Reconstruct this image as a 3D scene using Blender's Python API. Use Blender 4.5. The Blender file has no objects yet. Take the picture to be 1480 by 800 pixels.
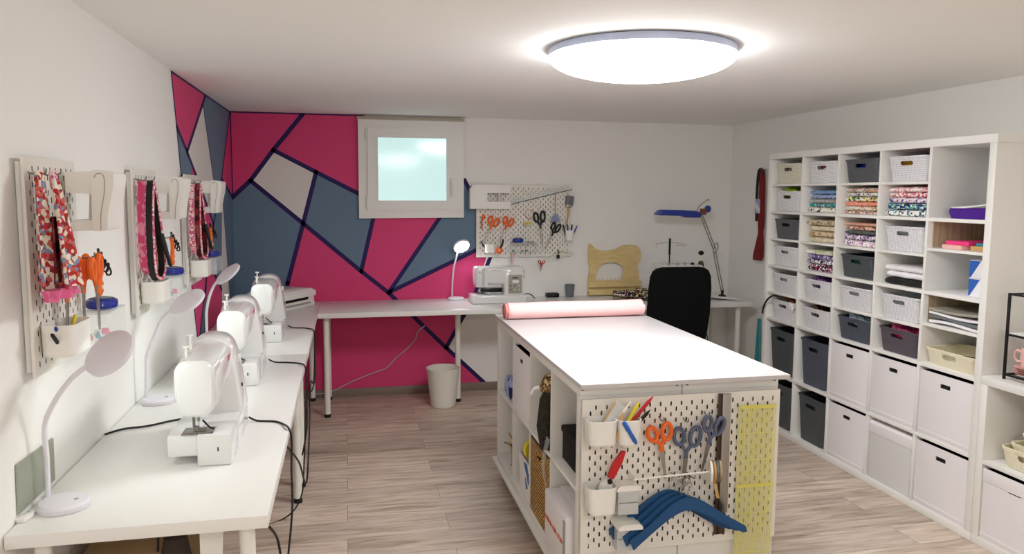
import bpy, bmesh, math, random
from mathutils import Matrix, Vector
from mathutils.geometry import tessellate_polygon
random.seed(7)
PI = math.pi
scene = bpy.context.scene
COL = scene.collection

# ------------------------------------------------------------------ materials
def lin(h):
    h = h.lstrip('#')
    v = [int(h[i:i+2], 16)/255 for i in (0, 2, 4)]
    return tuple(((c/12.92) if c <= .04045 else ((c+.055)/1.055)**2.4) for c in v) + (1.0,)
def new_mat(name):
    m = bpy.data.materials.new(name); m.use_nodes = True
    nt = m.node_tree; b = nt.nodes['Principled BSDF']
    return m, nt, b
def mat(name, col, rough=.5, metal=0, spec=.5, coat=0, noise=0, nscale=30, bump=0, bscale=200, trans=0, alpha=1, ior=1.45, sub=0):
    m, nt, b = new_mat(name)
    c = lin(col) if isinstance(col, str) else tuple(col)+(1,)
    b.inputs['Base Color'].default_value = c
    b.inputs['Roughness'].default_value = rough
    b.inputs['Metallic'].default_value = metal
    b.inputs['Specular IOR Level'].default_value = spec
    b.inputs['Coat Weight'].default_value = coat
    b.inputs['Transmission Weight'].default_value = trans
    b.inputs['Alpha'].default_value = alpha
    b.inputs['IOR'].default_value = ior
    L = nt.links
    if noise or bump:
        tc = nt.nodes.new('ShaderNodeTexCoord')
    if noise:
        n = nt.nodes.new('ShaderNodeTexNoise'); n.inputs['Scale'].default_value = nscale; n.inputs['Detail'].default_value = 4
        mx = nt.nodes.new('ShaderNodeMix'); mx.data_type = 'RGBA'; mx.blend_type = 'MULTIPLY'
        rp = nt.nodes.new('ShaderNodeMapRange'); rp.inputs['To Min'].default_value = 1-noise; rp.inputs['To Max'].default_value = 1+noise*.3
        L.new(tc.outputs['Object'], n.inputs['Vector']); L.new(n.outputs['Fac'], rp.inputs['Value'])
        mx.inputs[0].default_value = 1; mx.inputs[6].default_value = c; L.new(rp.outputs['Result'], mx.inputs[7])
        L.new(mx.outputs[2], b.inputs['Base Color'])
    if bump:
        n2 = nt.nodes.new('ShaderNodeTexNoise'); n2.inputs['Scale'].default_value = bscale; n2.inputs['Detail'].default_value = 3
        bp = nt.nodes.new('ShaderNodeBump'); bp.inputs['Strength'].default_value = bump; bp.inputs['Distance'].default_value = .004
        L.new(tc.outputs['Object'], n2.inputs['Vector']); L.new(n2.outputs['Fac'], bp.inputs['Height']); L.new(bp.outputs['Normal'], b.inputs['Normal'])
    return m
def emit(name, col, strength, rough=.3, base='#ffffff'):
    m, nt, b = new_mat(name)
    b.inputs['Base Color'].default_value = lin(base)
    b.inputs['Emission Color'].default_value = lin(col)
    b.inputs['Emission Strength'].default_value = strength
    b.inputs['Roughness'].default_value = rough
    return m
def clear(name, tint='#f4fbfa', alpha=.2, rough=.08):
    m = mat(name, tint, rough, alpha=alpha, spec=.6)
    return m
def print_mat(name, cols, scale=60, kind='voronoi', stretch=(1, 1, 1), rough=.85):
    """printed cotton: a few flat colours scattered as blots / cells / stripes"""
    m, nt, b = new_mat(name); L = nt.links; N = nt.nodes
    b.inputs['Roughness'].default_value = rough; b.inputs['Specular IOR Level'].default_value = .2
    tc = N.new('ShaderNodeTexCoord'); mp = N.new('ShaderNodeMapping')
    mp.inputs['Scale'].default_value = stretch; mp.inputs['Location'].default_value = (random.random()*9, random.random()*9, random.random()*9)
    L.new(tc.outputs['Object'], mp.inputs['Vector'])
    if kind == 'voronoi':
        t = N.new('ShaderNodeTexVoronoi'); t.inputs['Scale'].default_value = scale
        sp = N.new('ShaderNodeSeparateColor'); L.new(t.outputs['Color'], sp.inputs['Color']); out = sp.outputs[0]
    elif kind == 'dots':
        t = N.new('ShaderNodeTexVoronoi'); t.inputs['Scale'].default_value = scale; t.inputs['Randomness'].default_value = .35; out = t.outputs['Distance']
    elif kind == 'stripe':
        t = N.new('ShaderNodeTexWave'); t.inputs['Scale'].default_value = scale; t.inputs['Distortion'].default_value = .6; out = t.outputs['Fac']
    else:
        t = N.new('ShaderNodeTexNoise'); t.inputs['Scale'].default_value = scale; t.inputs['Detail'].default_value = 1.5
        mr = N.new('ShaderNodeMapRange'); mr.inputs['From Min'].default_value = .3; mr.inputs['From Max'].default_value = .7
        L.new(t.outputs['Fac'], mr.inputs['Value']); out = mr.outputs['Result']
    L.new(mp.outputs['Vector'], t.inputs['Vector'])
    r = N.new('ShaderNodeValToRGB'); r.color_ramp.interpolation = 'CONSTANT'
    el = r.color_ramp.elements
    while len(el) < len(cols): el.new(.5)
    for i, c in enumerate(cols):
        el[i].position = i/len(cols); el[i].color = lin(c)
    L.new(out, r.inputs['Fac']); L.new(r.outputs['Color'], b.inputs['Base Color'])
    return m
def weave_mat(name, col, gap=.45, pitch=.013, rough=.45):
    """moulded plastic with a diagonal knitted pattern of small openings"""
    m, nt, b = new_mat(name); L = nt.links; N = nt.nodes
    b.inputs['Roughness'].default_value = rough
    tc = N.new('ShaderNodeTexCoord'); sp = N.new('ShaderNodeSeparateXYZ'); L.new(tc.outputs['Object'], sp.inputs[0])
    def math_(op, a, c=None):
        n = N.new('ShaderNodeMath'); n.operation = op
        for i, v in enumerate((a, c)):
            if v is None: continue
            if isinstance(v, (int, float)): n.inputs[i].default_value = v
            else: L.new(v, n.inputs[i])
        return n.outputs[0]
    u = math_('ADD', sp.outputs[0], sp.outputs[1]); v = sp.outputs[2]
    k = 2*PI/pitch
    s1 = math_('SINE', math_('MULTIPLY', math_('ADD', u, v), k*.7)); s2 = math_('SINE', math_('MULTIPLY', math_('SUBTRACT', u, math_('MULTIPLY', v, 1.25)), k*.6))
    p = math_('MULTIPLY', s1, s2)
    mr = N.new('ShaderNodeMapRange'); mr.inputs['From Min'].default_value = .25; mr.inputs['From Max'].default_value = .65
    L.new(p, mr.inputs['Value'])
    mx = N.new('ShaderNodeMix'); mx.data_type = 'RGBA'; c = lin(col)
    mx.inputs[6].default_value = c; mx.inputs[7].default_value = tuple(x*gap for x in c[:3])+(1,)
    L.new(mr.outputs['Result'], mx.inputs[0]); L.new(mx.outputs[2], b.inputs['Base Color'])
    bp = N.new('ShaderNodeBump'); bp.inputs['Strength'].default_value = .35; bp.inputs['Distance'].default_value = .003; bp.invert = True
    L.new(p, bp.inputs['Height']); L.new(bp.outputs['Normal'], b.inputs['Normal'])
    return m
def wicker_mat(name):
    m, nt, b = new_mat(name); L = nt.links; N = nt.nodes
    b.inputs['Roughness'].default_value = .6
    tc = N.new('ShaderNodeTexCoord'); mp = N.new('ShaderNodeMapping'); mp.inputs['Rotation'].default_value = (0, 0, PI/2)
    sp = N.new('ShaderNodeSeparateXYZ'); cb = N.new('ShaderNodeCombineXYZ'); ad = N.new('ShaderNodeMath')
    L.new(tc.outputs['Object'], sp.inputs[0]); L.new(sp.outputs[0], ad.inputs[0]); L.new(sp.outputs[1], ad.inputs[1])
    L.new(ad.outputs[0], cb.inputs[0]); L.new(sp.outputs[2], cb.inputs[1])
    t = N.new('ShaderNodeTexBrick'); t.inputs['Scale'].default_value = 1; t.inputs['Brick Width'].default_value = .034; t.inputs['Row Height'].default_value = .014
    t.inputs['Mortar Size'].default_value = .0028; t.inputs['Color1'].default_value = lin('#dcae5c'); t.inputs['Color2'].default_value = lin('#bf8c3d'); t.inputs['Mortar'].default_value = lin('#3d2508')
    L.new(cb.outputs[0], t.inputs['Vector']); L.new(t.outputs['Color'], b.inputs['Base Color'])
    bp = N.new('ShaderNodeBump'); bp.inputs['Strength'].default_value = .8; bp.inputs['Distance'].default_value = .004; bp.invert = True
    L.new(t.outputs['Fac'], bp.inputs['Height']); L.new(bp.outputs['Normal'], b.inputs['Normal'])
    return m
def floor_mat():
    m, nt, b = new_mat('laminate_planks'); L = nt.links; N = nt.nodes
    b.inputs['Roughness'].default_value = .42; b.inputs['Specular IOR Level'].default_value = .4
    tc = N.new('ShaderNodeTexCoord')
    br = N.new('ShaderNodeTexBrick'); br.offset = .37; br.offset_frequency = 2; br.squash = 1
    br.inputs['Scale'].default_value = 1; br.inputs['Brick Width'].default_value = 1.25; br.inputs['Row Height'].default_value = .19
    br.inputs['Mortar Size'].default_value = .0011; br.inputs['Mortar Smooth'].default_value = .3; br.inputs['Bias'].default_value = 0
    br.inputs['Color1'].default_value = (0, 0, 0, 1); br.inputs['Color2'].default_value = (1, 1, 1, 1); br.inputs['Mortar'].default_value = (.5, .5, .5, 1)
    L.new(tc.outputs['Object'], br.inputs['Vector'])
    # long streaky grain, shifted from plank to plank
    mp = N.new('ShaderNodeMapping'); mp.inputs['Scale'].default_value = (1.3, 13, 1)
    av = N.new('ShaderNodeVectorMath'); av.operation = 'ADD'
    sc = N.new('ShaderNodeVectorMath'); sc.operation = 'SCALE'; sc.inputs[3].default_value = 5.0
    L.new(br.outputs['Color'], sc.inputs[0]); L.new(tc.outputs['Object'], av.inputs[0]); L.new(sc.outputs[0], av.inputs[1]); L.new(av.outputs[0], mp.inputs['Vector'])
    n = N.new('ShaderNodeTexNoise'); n.inputs['Scale'].default_value = 2.2; n.inputs['Detail'].default_value = 6; n.inputs['Roughness'].default_value = .62; n.inputs['Distortion'].default_value = .6
    L.new(mp.outputs['Vector'], n.inputs['Vector'])
    r = N.new('ShaderNodeValToRGB'); e = r.color_ramp.elements
    e[0].position = .28; e[0].color = lin('#95806f'); e[1].position = .72; e[1].color = lin('#decfc2')
    k = e.new(.5); k.color = lin('#c6b4a5')
    L.new(n.outputs['Fac'], r.inputs['Fac'])
    # knots
    mp2 = N.new('ShaderNodeMapping'); mp2.inputs['Scale'].default_value = (1.6, 5.2, 1); L.new(tc.outputs['Object'], mp2.inputs['Vector'])
    vo = N.new('ShaderNodeTexVoronoi'); vo.inputs['Scale'].default_value = 1.1; L.new(mp2.outputs['Vector'], vo.inputs['Vector'])
    kr = N.new('ShaderNodeMapRange'); kr.inputs['From Min'].default_value = .03; kr.inputs['From Max'].default_value = .13; kr.inputs['To Min'].default_value = .45; kr.inputs['To Max'].default_value = 1
    L.new(vo.outputs['Distance'], kr.inputs['Value'])
    tr = N.new('ShaderNodeMapRange'); tr.inputs['To Min'].default_value = .84; tr.inputs['To Max'].default_value = 1.08
    sx = N.new('ShaderNodeSeparateColor'); L.new(br.outputs['Color'], sx.inputs[0]); L.new(sx.outputs[0], tr.inputs['Value'])
    m1 = N.new('ShaderNodeMix'); m1.data_type = 'RGBA'; m1.blend_type = 'MULTIPLY'; m1.inputs[0].default_value = 1
    L.new(r.outputs['Color'], m1.inputs[6]); L.new(tr.outputs['Result'], m1.inputs[7])
    m2 = N.new('ShaderNodeMix'); m2.data_type = 'RGBA'; m2.blend_type = 'MULTIPLY'; m2.inputs[0].default_value = 1
    L.new(m1.outputs[2], m2.inputs[6]); L.new(kr.outputs['Result'], m2.inputs[7])
    m3 = N.new('ShaderNodeMix'); m3.data_type = 'RGBA'; m3.inputs[7].default_value = lin('#6f5c4e')
    L.new(br.outputs['Fac'], m3.inputs[0]); L.new(m2.outputs[2], m3.inputs[6]); L.new(m3.outputs[2], b.inputs['Base Color'])
    return m
def wood_mat(name, c1, c2, axis=(14, 1.5, 1.5), rough=.5):
    m, nt, b = new_mat(name); L = nt.links; N = nt.nodes
    b.inputs['Roughness'].default_value = rough
    tc = N.new('ShaderNodeTexCoord'); mp = N.new('ShaderNodeMapping'); mp.inputs['Scale'].default_value = axis
    n = N.new('ShaderNodeTexNoise'); n.inputs['Scale'].default_value = 5; n.inputs['Detail'].default_value = 5
    r = N.new('ShaderNodeValToRGB'); r.color_ramp.elements[0].color = lin(c1); r.color_ramp.elements[1].color = lin(c2)
    r.color_ramp.elements[0].position = .35; r.color_ramp.elements[1].position = .65
    L.new(tc.outputs['Object'], mp.inputs['Vector']); L.new(mp.outputs['Vector'], n.inputs['Vector']); L.new(n.outputs['Fac'], r.inputs['Fac']); L.new(r.outputs['Color'], b.inputs['Base Color'])
    return m

M = {}
M['wall'] = mat('white_wall_paint', '#f3f2ef', .75, spec=.25, bump=.12, bscale=140)
M['ceil'] = mat('white_ceiling_paint', '#f7f6f3', .8, spec=.2, bump=.15, bscale=90)
M['pink'] = mat('magenta_wall_paint', '#d9447a', .6, spec=.3)
M['blue'] = mat('slate_blue_wall_paint', '#687f95', .6, spec=.3)
M['mwhite'] = mat('pale_mural_paint', '#e3dfda', .65, spec=.3)
M['navy'] = mat('navy_mural_line', '#2a1a58', .6, spec=.3)
M['floor'] = floor_mat()
M['edge_shade'] = mat('raw_edge_hole_shade', '#4a3f36', .9)  # raw slot edges; also darkens board backs to paint shade in the holes
M['skirt'] = mat('grey_brown_skirting', '#8a7b70', .5, noise=.2, nscale=8)
M['desk'] = mat('white_laminate', '#ecebe8', .28, spec=.5)
M['top'] = mat('island_top_laminate', '#cbc7c8', .35, spec=.5)
M['leg'] = mat('white_lacquered_steel', '#ece9e2', .35)
M['blackp'] = mat('black_plastic', '#141414', .5)
M['kallax'] = mat('white_foil_board', '#ecebe7', .4)
M['frame'] = mat('white_window_plastic', '#e9e8e4', .35)
M['blind'] = mat('beige_roller_blind_case', '#b3a998', .5)
M['pane'] = emit('frosted_lit_pane', '#bfe2e0', .19, .1, '#9fb4b4')
M['peg'] = mat('white_perforated_steel', '#e9e5dd', .45)
M['whitep'] = mat('white_plastic', '#f0eee9', .35, spec=.5)
M['mach'] = mat('glossy_white_machine_plastic', '#e4e4e4', .16, spec=.6, coat=.3)
M['lampw'] = mat('white_lamp_plastic', '#e2dfe6', .35)
M['glow'] = emit('lamp_led_face', '#f4fbff', 9)
M['softglow'] = emit('lamp_led_panel', '#f2fff8', 4)
M['ceilglow'] = emit('ceiling_lamp_diffuser', '#fcfdfd', 6)
M['fillglow'] = emit('added_fill_lamp_glow', '#fffdfa', 5.5)  # glow of the added lamp behind the viewer
M['lampring'] = mat('blue_grey_lamp_body', '#b9c3dd', .35)
M['steel'] = mat('brushed_steel', '#a9a6a0', .32, 1)
M['darksteel'] = mat('dull_steel', '#8a8680', .4, .9)
M['orange'] = mat('orange_handle_plastic', '#ee6a17', .4)
M['tin'] = mat('cobalt_blue_gloss', '#152b93', .18, coat=.4)
M['black'] = mat('black_rubber', '#0c0c0d', .55)
M['chair'] = mat('black_chair_fabric', '#0b0b0c', .9, spec=.2, bump=.3, bscale=600)
M['clear'] = clear('clear_acrylic')
M['milk'] = clear('frosted_clear_plastic', '#e6eaea', .55, .3)
M['plate'] = mat('galvanised_cover_plate', '#a9ad9f', .45, .35, noise=.15, nscale=20)
M['pinkroll'] = mat('pink_cotton_fleece', '#f8c9c8', .95, spec=.15, bump=.25, bscale=500)
M['pinkedge'] = mat('deep_pink_fabric_layers', '#d98a8a', .95, spec=.1, bump=.4, bscale=400)
M['grey'] = mat('grey_plastic', '#6e7377', .45)
M['panelgrey'] = mat('grey_control_panel', '#a39f93', .4)
M['darkpanel'] = mat('dark_display', '#22242a', .2)
M['ply'] = wood_mat('birch_plywood', '#d9bf82', '#e6cf98', (2, 2, 9))
M['woodpanel'] = wood_mat('oak_effect_panel', '#a8957a', '#c2b196', (3, 10, 1))
M['cobaltl'] = mat('blue_lamp_enamel', '#2a3fa0', .3, coat=.3)
M['redbrown'] = mat('rust_red_plastic', '#7c4a44', .5)
M['paper'] = mat('white_paper', '#f0eff2', .8)
M['box'] = mat('white_card_box', '#ece8ea', .7, spec=.3)
M['lining'] = mat('black_and_box_shade', '#0b0b0b', .9)  # plain black; also paints the shade inside boxes and the wicker basket
M['frost'] = mat('frosted_plastic_box', '#dcdcda', .35, spec=.5)
M['lgrey'] = weave_mat('light_grey_woven_plastic', '#eaeaee', .55)
M['dgrey'] = weave_mat('charcoal_woven_plastic', '#5a5c62', .4)
M['dgreen'] = weave_mat('dark_slate_woven_plastic', '#4c5256', .4)
M['dblue'] = weave_mat('dark_blue_grey_woven_plastic', '#4f5563', .45)
M['cream'] = weave_mat('cream_woven_plastic', '#e3dfca', .6)
M['purpg'] = weave_mat('plum_grey_woven_plastic', '#5d5560', .45)
M['creamtray'] = weave_mat('ivory_basket_plastic', '#f6eed2', .88, .012)
M['binw'] = mat('white_ribbed_bin', '#e6e3d8', .45)
M['wicker'] = wicker_mat('brown_wicker')
M['card'] = mat('brown_cardboard', '#a98d68', .85, noise=.15, nscale=15)
M['orangeprint'] = mat('orange_print', '#e0622d', .6)
M['bluehang'] = mat('navy_blue_flocked_hanger', '#174b7c', .6)
M['greyblue'] = mat('grey_blue_handle', '#565f78', .5)
M['red'] = mat('red_plastic', '#c01f24', .4)
M['teal'] = mat('teal_cloth', '#2a93a0', .7)
M['yellow'] = mat('yellow_plastic', '#e3cf2a', .45)
M['lime'] = mat('lime_cloth', '#a8c62e', .8)
M['wood'] = mat('pale_wood', '#c9a067', .6)
M['brownwood'] = mat('dark_brown_wood', '#4a3526', .6)
M['redcloth'] = mat('dark_red_cloth', '#7c1f20', .85)
M['tealshelf'] = mat('teal_board', '#3aa0a8', .6)
M['pinkp'] = mat('blush_ceramic', '#eebcb4', .3)
M['purple'] = mat('purple_felt', '#4a1a8a', .85)
M['hotpink'] = mat('hot_pink_plastic', '#ee3f86', .4)
M['boxblue'] = mat('blue_print', '#2a5fb8', .5)
M['brownbag'] = mat('dark_brown_fabric', '#3a302a', .9)
M['cable'] = mat('black_cable', '#101012', .5)
M['wcable'] = mat('white_cable', '#c9bcc0', .5)
M['screw'] = mat('dark_screw_head', '#4b4844', .4, .8)

# ------------------------------------------------------------------ mesh builder
class MB:
    def __init__(s): s.bm = bmesh.new()
    def raw(s, vs, fs, mi=0, X=None):
        if X is not None: vs = [X @ Vector(v) for v in vs]
        v = [s.bm.verts.new(p) for p in vs]
        for f in fs:
            try:
                q = s.bm.faces.new([v[i] for i in f]); q.material_index = mi
            except ValueError: pass
        return s
    def box(s, a, b, r=0, mi=0, X=None, seg=2):
        t = bmesh.new()
        bmesh.ops.create_cube(t, size=1)
        c = [(a[i]+b[i])/2 for i in range(3)]; d = [abs(b[i]-a[i]) for i in range(3)]
        for v in t.verts: v.co = Vector([c[i]+v.co[i]*d[i] for i in range(3)])
        if r: bmesh.ops.bevel(t, geom=t.edges[:], offset=min(r, min(d)*.49), segments=seg, profile=.5, affect='EDGES')
        t.verts.index_update()
        s.raw([v.co.copy() for v in t.verts], [[v.index for v in f.verts] for f in t.faces], mi, X); t.free()
        return s
    def loft(s, rings, mi=0, cap0=True, cap1=True, closed=True, X=None, loop=False):
        n = len(rings[0]); vs = [p for r in rings for p in r]; fs = []
        k = len(rings)
        for i in range(k if loop else k-1):
            j = (i+1) % k
            for q in range(n if closed else n-1):
                w = (q+1) % n
                fs.append((i*n+q, i*n+w, j*n+w, j*n+q))
        if cap0 and not loop: fs.append(tuple(range(n-1, -1, -1)))
        if cap1 and not loop: fs.append(tuple((k-1)*n+q for q in range(n)))
        return s.raw(vs, fs, mi, X)
    def lathe(s, prof, n=32, mi=0, X=None, cap0=True, cap1=True):
        return s.loft([[(r*math.cos(2*PI*q/n), r*math.sin(2*PI*q/n), z) for q in range(n)] for r, z in prof], mi, cap0, cap1, X=X)
    def tube(s, pts, r, n=8, mi=0, closed=False, X=None, flat=1):
        pts = [Vector(p) for p in pts]; k = len(pts); rings = []; ref = None
        for i in range(k):
            a = pts[(i-1) % k] if (closed or i > 0) else pts[i]
            b = pts[(i+1) % k] if (closed or i < k-1) else pts[i]
            t = (b-a).normalized()
            if ref is None: ref = Vector((0, 0, 1)) if abs(t.z) < .9 else Vector((0, 1, 0))
            u = (ref - t*ref.dot(t)).normalized(); w = t.cross(u); ref = u
            rr = r[i] if isinstance(r, (list, tuple)) else r
            rings.append([pts[i] + (u*math.cos(2*PI*q/n)*flat + w*math.sin(2*PI*q/n))*rr for q in range(n)])
        return s.loft(rings, mi, X=X, loop=closed)
    def prism(s, outer, y0, y1, holes=(), mi=0, X=None):
        """outline in local x,z extruded along local y"""
        loops = [list(outer)] + [list(h) for h in holes]
        tri = tessellate_polygon([[Vector((p[0], p[1], 0)) for p in l] for l in loops])
        flat = [p for l in loops for p in l]; n = len(flat)
        vs = [(p[0], y0, p[1]) for p in flat] + [(p[0], y1, p[1]) for p in flat]
        fs = [tuple(t) for t in tri] + [tuple(i+n for i in reversed(t)) for t in tri]
        o = 0
        for l in loops:
            m = len(l)
            for i in range(m): fs.append((o+i, o+(i+1) % m, n+o+(i+1) % m, n+o+i))
            o += m
        return s.raw(vs, fs, mi, X)
    def slab(s, f, nu, nv, th, mi=0, X=None):
        """a bent sheet f(u,v) with thickness vector th"""
        th = Vector(th)
        A = [[Vector(f(i/nu, j/nv)) for j in range(nv+1)] for i in range(nu+1)]
        idx = lambda i, j, k: (k*(nu+1)+i)*(nv+1)+j
        vs = [A[i][j] for i in range(nu+1) for j in range(nv+1)] + [A[i][j]+th for i in range(nu+1) for j in range(nv+1)]
        fs = []
        for i in range(nu):
            for j in range(nv):
                fs.append((idx(i, j, 0), idx(i+1, j, 0), idx(i+1, j+1, 0), idx(i, j+1, 0)))
                fs.append((idx(i, j+1, 1), idx(i+1, j+1, 1), idx(i+1, j, 1), idx(i, j, 1)))
        for i in range(nu):
            for j in (0, nv): fs.append((idx(i, j, 0), idx(i+1, j, 0), idx(i+1, j, 1), idx(i, j, 1)))
        for j in range(nv):
            for i in (0, nu): fs.append((idx(i, j, 0), idx(i, j+1, 0), idx(i, j+1, 1), idx(i, j, 1)))
        return s.raw(vs, fs, mi, X)
    def ball(s, c, r, mi=0, n=12, X=None):
        rx, ry, rz = r if isinstance(r, (tuple, list)) else (r, r, r)
        rings = []
        for i in range(1, n//2+1):
            a = -PI/2 + PI*i/(n//2+1)
            rings.append([(c[0]+rx*math.cos(a)*math.cos(2*PI*q/n), c[1]+ry*math.cos(a)*math.sin(2*PI*q/n), c[2]+rz*math.sin(a)) for q in range(n)])
        return s.loft(rings, mi, X=X)
    def mesh(s, name, mats, ang=35):
        bmesh.ops.remove_doubles(s.bm, verts=s.bm.verts, dist=1e-6)
        bmesh.ops.recalc_face_normals(s.bm, faces=s.bm.faces)
        me = bpy.data.meshes.new(name); s.bm.to_mesh(me); s.bm.free()
        for m in (mats if isinstance(mats, (list, tuple)) else [mats]): me.materials.append(M[m] if isinstance(m, str) else m)
        me.shade_smooth(); me.set_sharp_from_angle(angle=math.radians(ang))
        return me
def rr(w, d, r, z, n=5, cx=0, cy=0):
    """a rounded rectangle ring"""
    r = min(r, w/2-1e-4, d/2-1e-4); out = []
    for sx, sy, a0 in ((1, 1, 0), (-1, 1, 90), (-1, -1, 180), (1, -1, 270)):
        for i in range(n):
            a = math.radians(a0 + 90*i/(n-1))
            out.append((cx+sx*(w/2-r)+r*math.cos(a), cy+sy*(d/2-r)+r*math.sin(a), z))
    return out
def rr2(w, h, r, n=5, cx=0, cz=0):
    return [(p[0], p[1]) for p in rr(w, h, r, 0, n, cx, cz)]
def circ(cx, cz, r, n=20, sx=1, a0=0, a1=360):
    full = abs(a1-a0) == 360
    return [(cx+r*sx*math.cos(math.radians(a0+(a1-a0)*i/(n if full else n-1))), cz+r*math.sin(math.radians(a0+(a1-a0)*i/(n if full else n-1)))) for i in range(n)]
def bez(pts, n=10):
    """smooth path through points (Catmull-Rom)"""
    P_ = [Vector(p) for p in pts]; out = []
    for i in range(len(P_)-1):
        a = P_[max(i-1, 0)]; b = P_[i]; c = P_[i+1]; d = P_[min(i+2, len(P_)-1)]
        for k in range(n):
            t = k/n
            out.append(.5*((2*b)+(c-a)*t+(2*a-5*b+4*c-d)*t*t+(3*b-a-3*c+d)*t**3))
    out.append(P_[-1]); return out

# ------------------------------------------------------------------ objects
def link(o): COL.objects.link(o); return o
def T(name, label, cat, loc=(0, 0, 0), rz=0, group=None, rot=None):
    o = link(bpy.data.objects.new(name, None)); o.empty_display_size = .05
    o.location = loc; o.rotation_euler = rot or (0, 0, rz); o['label'] = label; o['category'] = cat
    if group: o['group'] = group
    return o
def P(name, mb, mats, parent, label=None, loc=(0, 0, 0), rot=(0, 0, 0), ang=35):
    me = mb if isinstance(mb, bpy.types.Mesh) else mb.mesh(name, mats, ang)
    o = link(bpy.data.objects.new(name, me)); o.parent = parent; o.location = loc; o.rotation_euler = rot
    if label: o['label'] = label
    return o
def S(name, mb, mats, label, cat, loc=(0, 0, 0), rz=0, group=None, rot=None, ang=35):
    me = mb if isinstance(mb, bpy.types.Mesh) else mb.mesh(name, mats, ang)
    o = link(bpy.data.objects.new(name, me)); o.location = loc; o.rotation_euler = rot or (0, 0, rz)
    o['label'] = label; o['category'] = cat
    if group: o['group'] = group
    return o
def ST(name, mb, mats, loc=(0, 0, 0), parent=None):
    o = link(bpy.data.objects.new(name, mb.mesh(name, mats))); o.location = loc
    if parent: o.parent = parent
    else: o['kind'] = 'structure'
    return o
def dup(src, loc, label, rz=None, group=None, rot=None):
    def cp(o, par):
        c = o.copy(); COL.objects.link(c)
        if par: c.parent = par
        for ch in o.children: cp(ch, c)
        return c
    r = cp(src, None); r.location = loc; r['label'] = label
    if rz is not None: r.rotation_euler = (0, 0, rz)
    if rot is not None: r.rotation_euler = rot
    if group: r['group'] = group
    return r
def cut(me, cutters):
    """mesh minus cutter meshes, evaluated once and shared"""
    o = link(bpy.data.objects.new('tmp', me)); cs = []
    for c in cutters:
        q = link(bpy.data.objects.new('tmpc', c)); cs.append(q)
        md = o.modifiers.new('b', 'BOOLEAN'); md.operation = 'DIFFERENCE'; md.solver = 'EXACT'; md.object = q
    bpy.context.view_layer.update()
    dg = bpy.context.evaluated_depsgraph_get()
    r = bpy.data.meshes.new_from_object(o.evaluated_get(dg))
    r.shade_smooth(); r.set_sharp_from_angle(angle=math.radians(35))
    for q in cs + [o]: bpy.data.objects.remove(q)
    return r

# ================================================================== the room
W, H, YF = 3.928, 2.119, -7.3
ST('floor', MB().box((-.1, YF-.1, -.1), (W+.1, .1, 0)), 'floor')
ST('ceiling', MB().box((-.1, YF-.1, H), (W+.1, .1, H+.1)), 'ceil')
def strip(mb, a, b, w, e, to3, mi):
    """a painted stripe from a to b (2-D wall coordinates), lifted e off the wall"""
    a = Vector(a); b = Vector(b); d = (b-a).normalized(); n = Vector((-d.y, d.x))*w/2; d = d*w*.35
    mb.raw([to3(p, e) for p in (a-d+n, b+d+n, b+d-n, a-d-n)], [(0, 1, 2, 3)], mi)
def mural(mb, polys, lines, to3):
    for mi, pts in polys: mb.raw([to3(p, .0006) for p in pts], [tuple(range(len(pts)))], mi)
    for l in lines:
        w = .031
        if isinstance(l[0], float): w = l[0]; l = l[1:]
        for a, b in zip(l, l[1:]): strip(mb, a, b, w, .0012, to3, 4)
WM = ['wall', 'pink', 'blue', 'mwhite', 'navy']
# back wall mural, (x, z)
A0, A1, A2, A3 = (.508, H), (.291, 1.85), (.128, 1.628), (.0, 1.506)
Q1, Q2 = (.589, 1.695), (.489, 1.318)
N1 = (.904, .957); N2 = (1.106, .79); N3 = (1.545, .348); N4 = (1.905, .0)
B1, B2, B3 = (1.69, 1.65), (1.94, 1.16), (1.76, .735)
WT, WL, WR, WB = 2.08, .92, 1.66, 1.38
mb = MB().box((-.1, 0, -.1), (W+.1, .1, H+.1))
polys = [(1, [(0, H), A0, A1, A2, A3]), (1, [A0, (.95, H), (.95, 1.515), A1]), (3, [A1, Q1, Q2, A2]),
         (2, [A3, A2, Q2, (.37, .88), (.27, .45), (0, .45)]), (1, [Q2, N1, N2, N3, N4, (0, 0), (0, .45), (.27, .45), (.37, .88)]),
         (2, [Q1, (.95, 1.515), (1.02, 1.45), N1, Q2]), (1, [N1, (1.02, 1.45), (1.56, 1.45), N2]), (2, [N2, (1.56, 1.45), (1.60, 1.65), B1, B2, (1.9, 1.165)]),
         (1, [N2, (1.9, 1.165), B3, N3])]
lines = [(A0, A1, A2, A3), (A1, Q1, (.95, 1.51)), (Q1, Q2, (.37, .88), (.27, .45)), (A2, Q2, N1, N2, N3, N4), (N1, (1.02, 1.45)), (N2, (1.56, 1.45)),
         (N2, (1.9, 1.165)), (B1, B2), (B2, B3, N3), (.016, (0., H), A3), (.012, (.0, H-.004), (.93, H-.004))]
mural(mb, polys, lines, lambda p, e: (p[0], -e, p[1]))
ST('wall_back', mb, WM)
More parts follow.
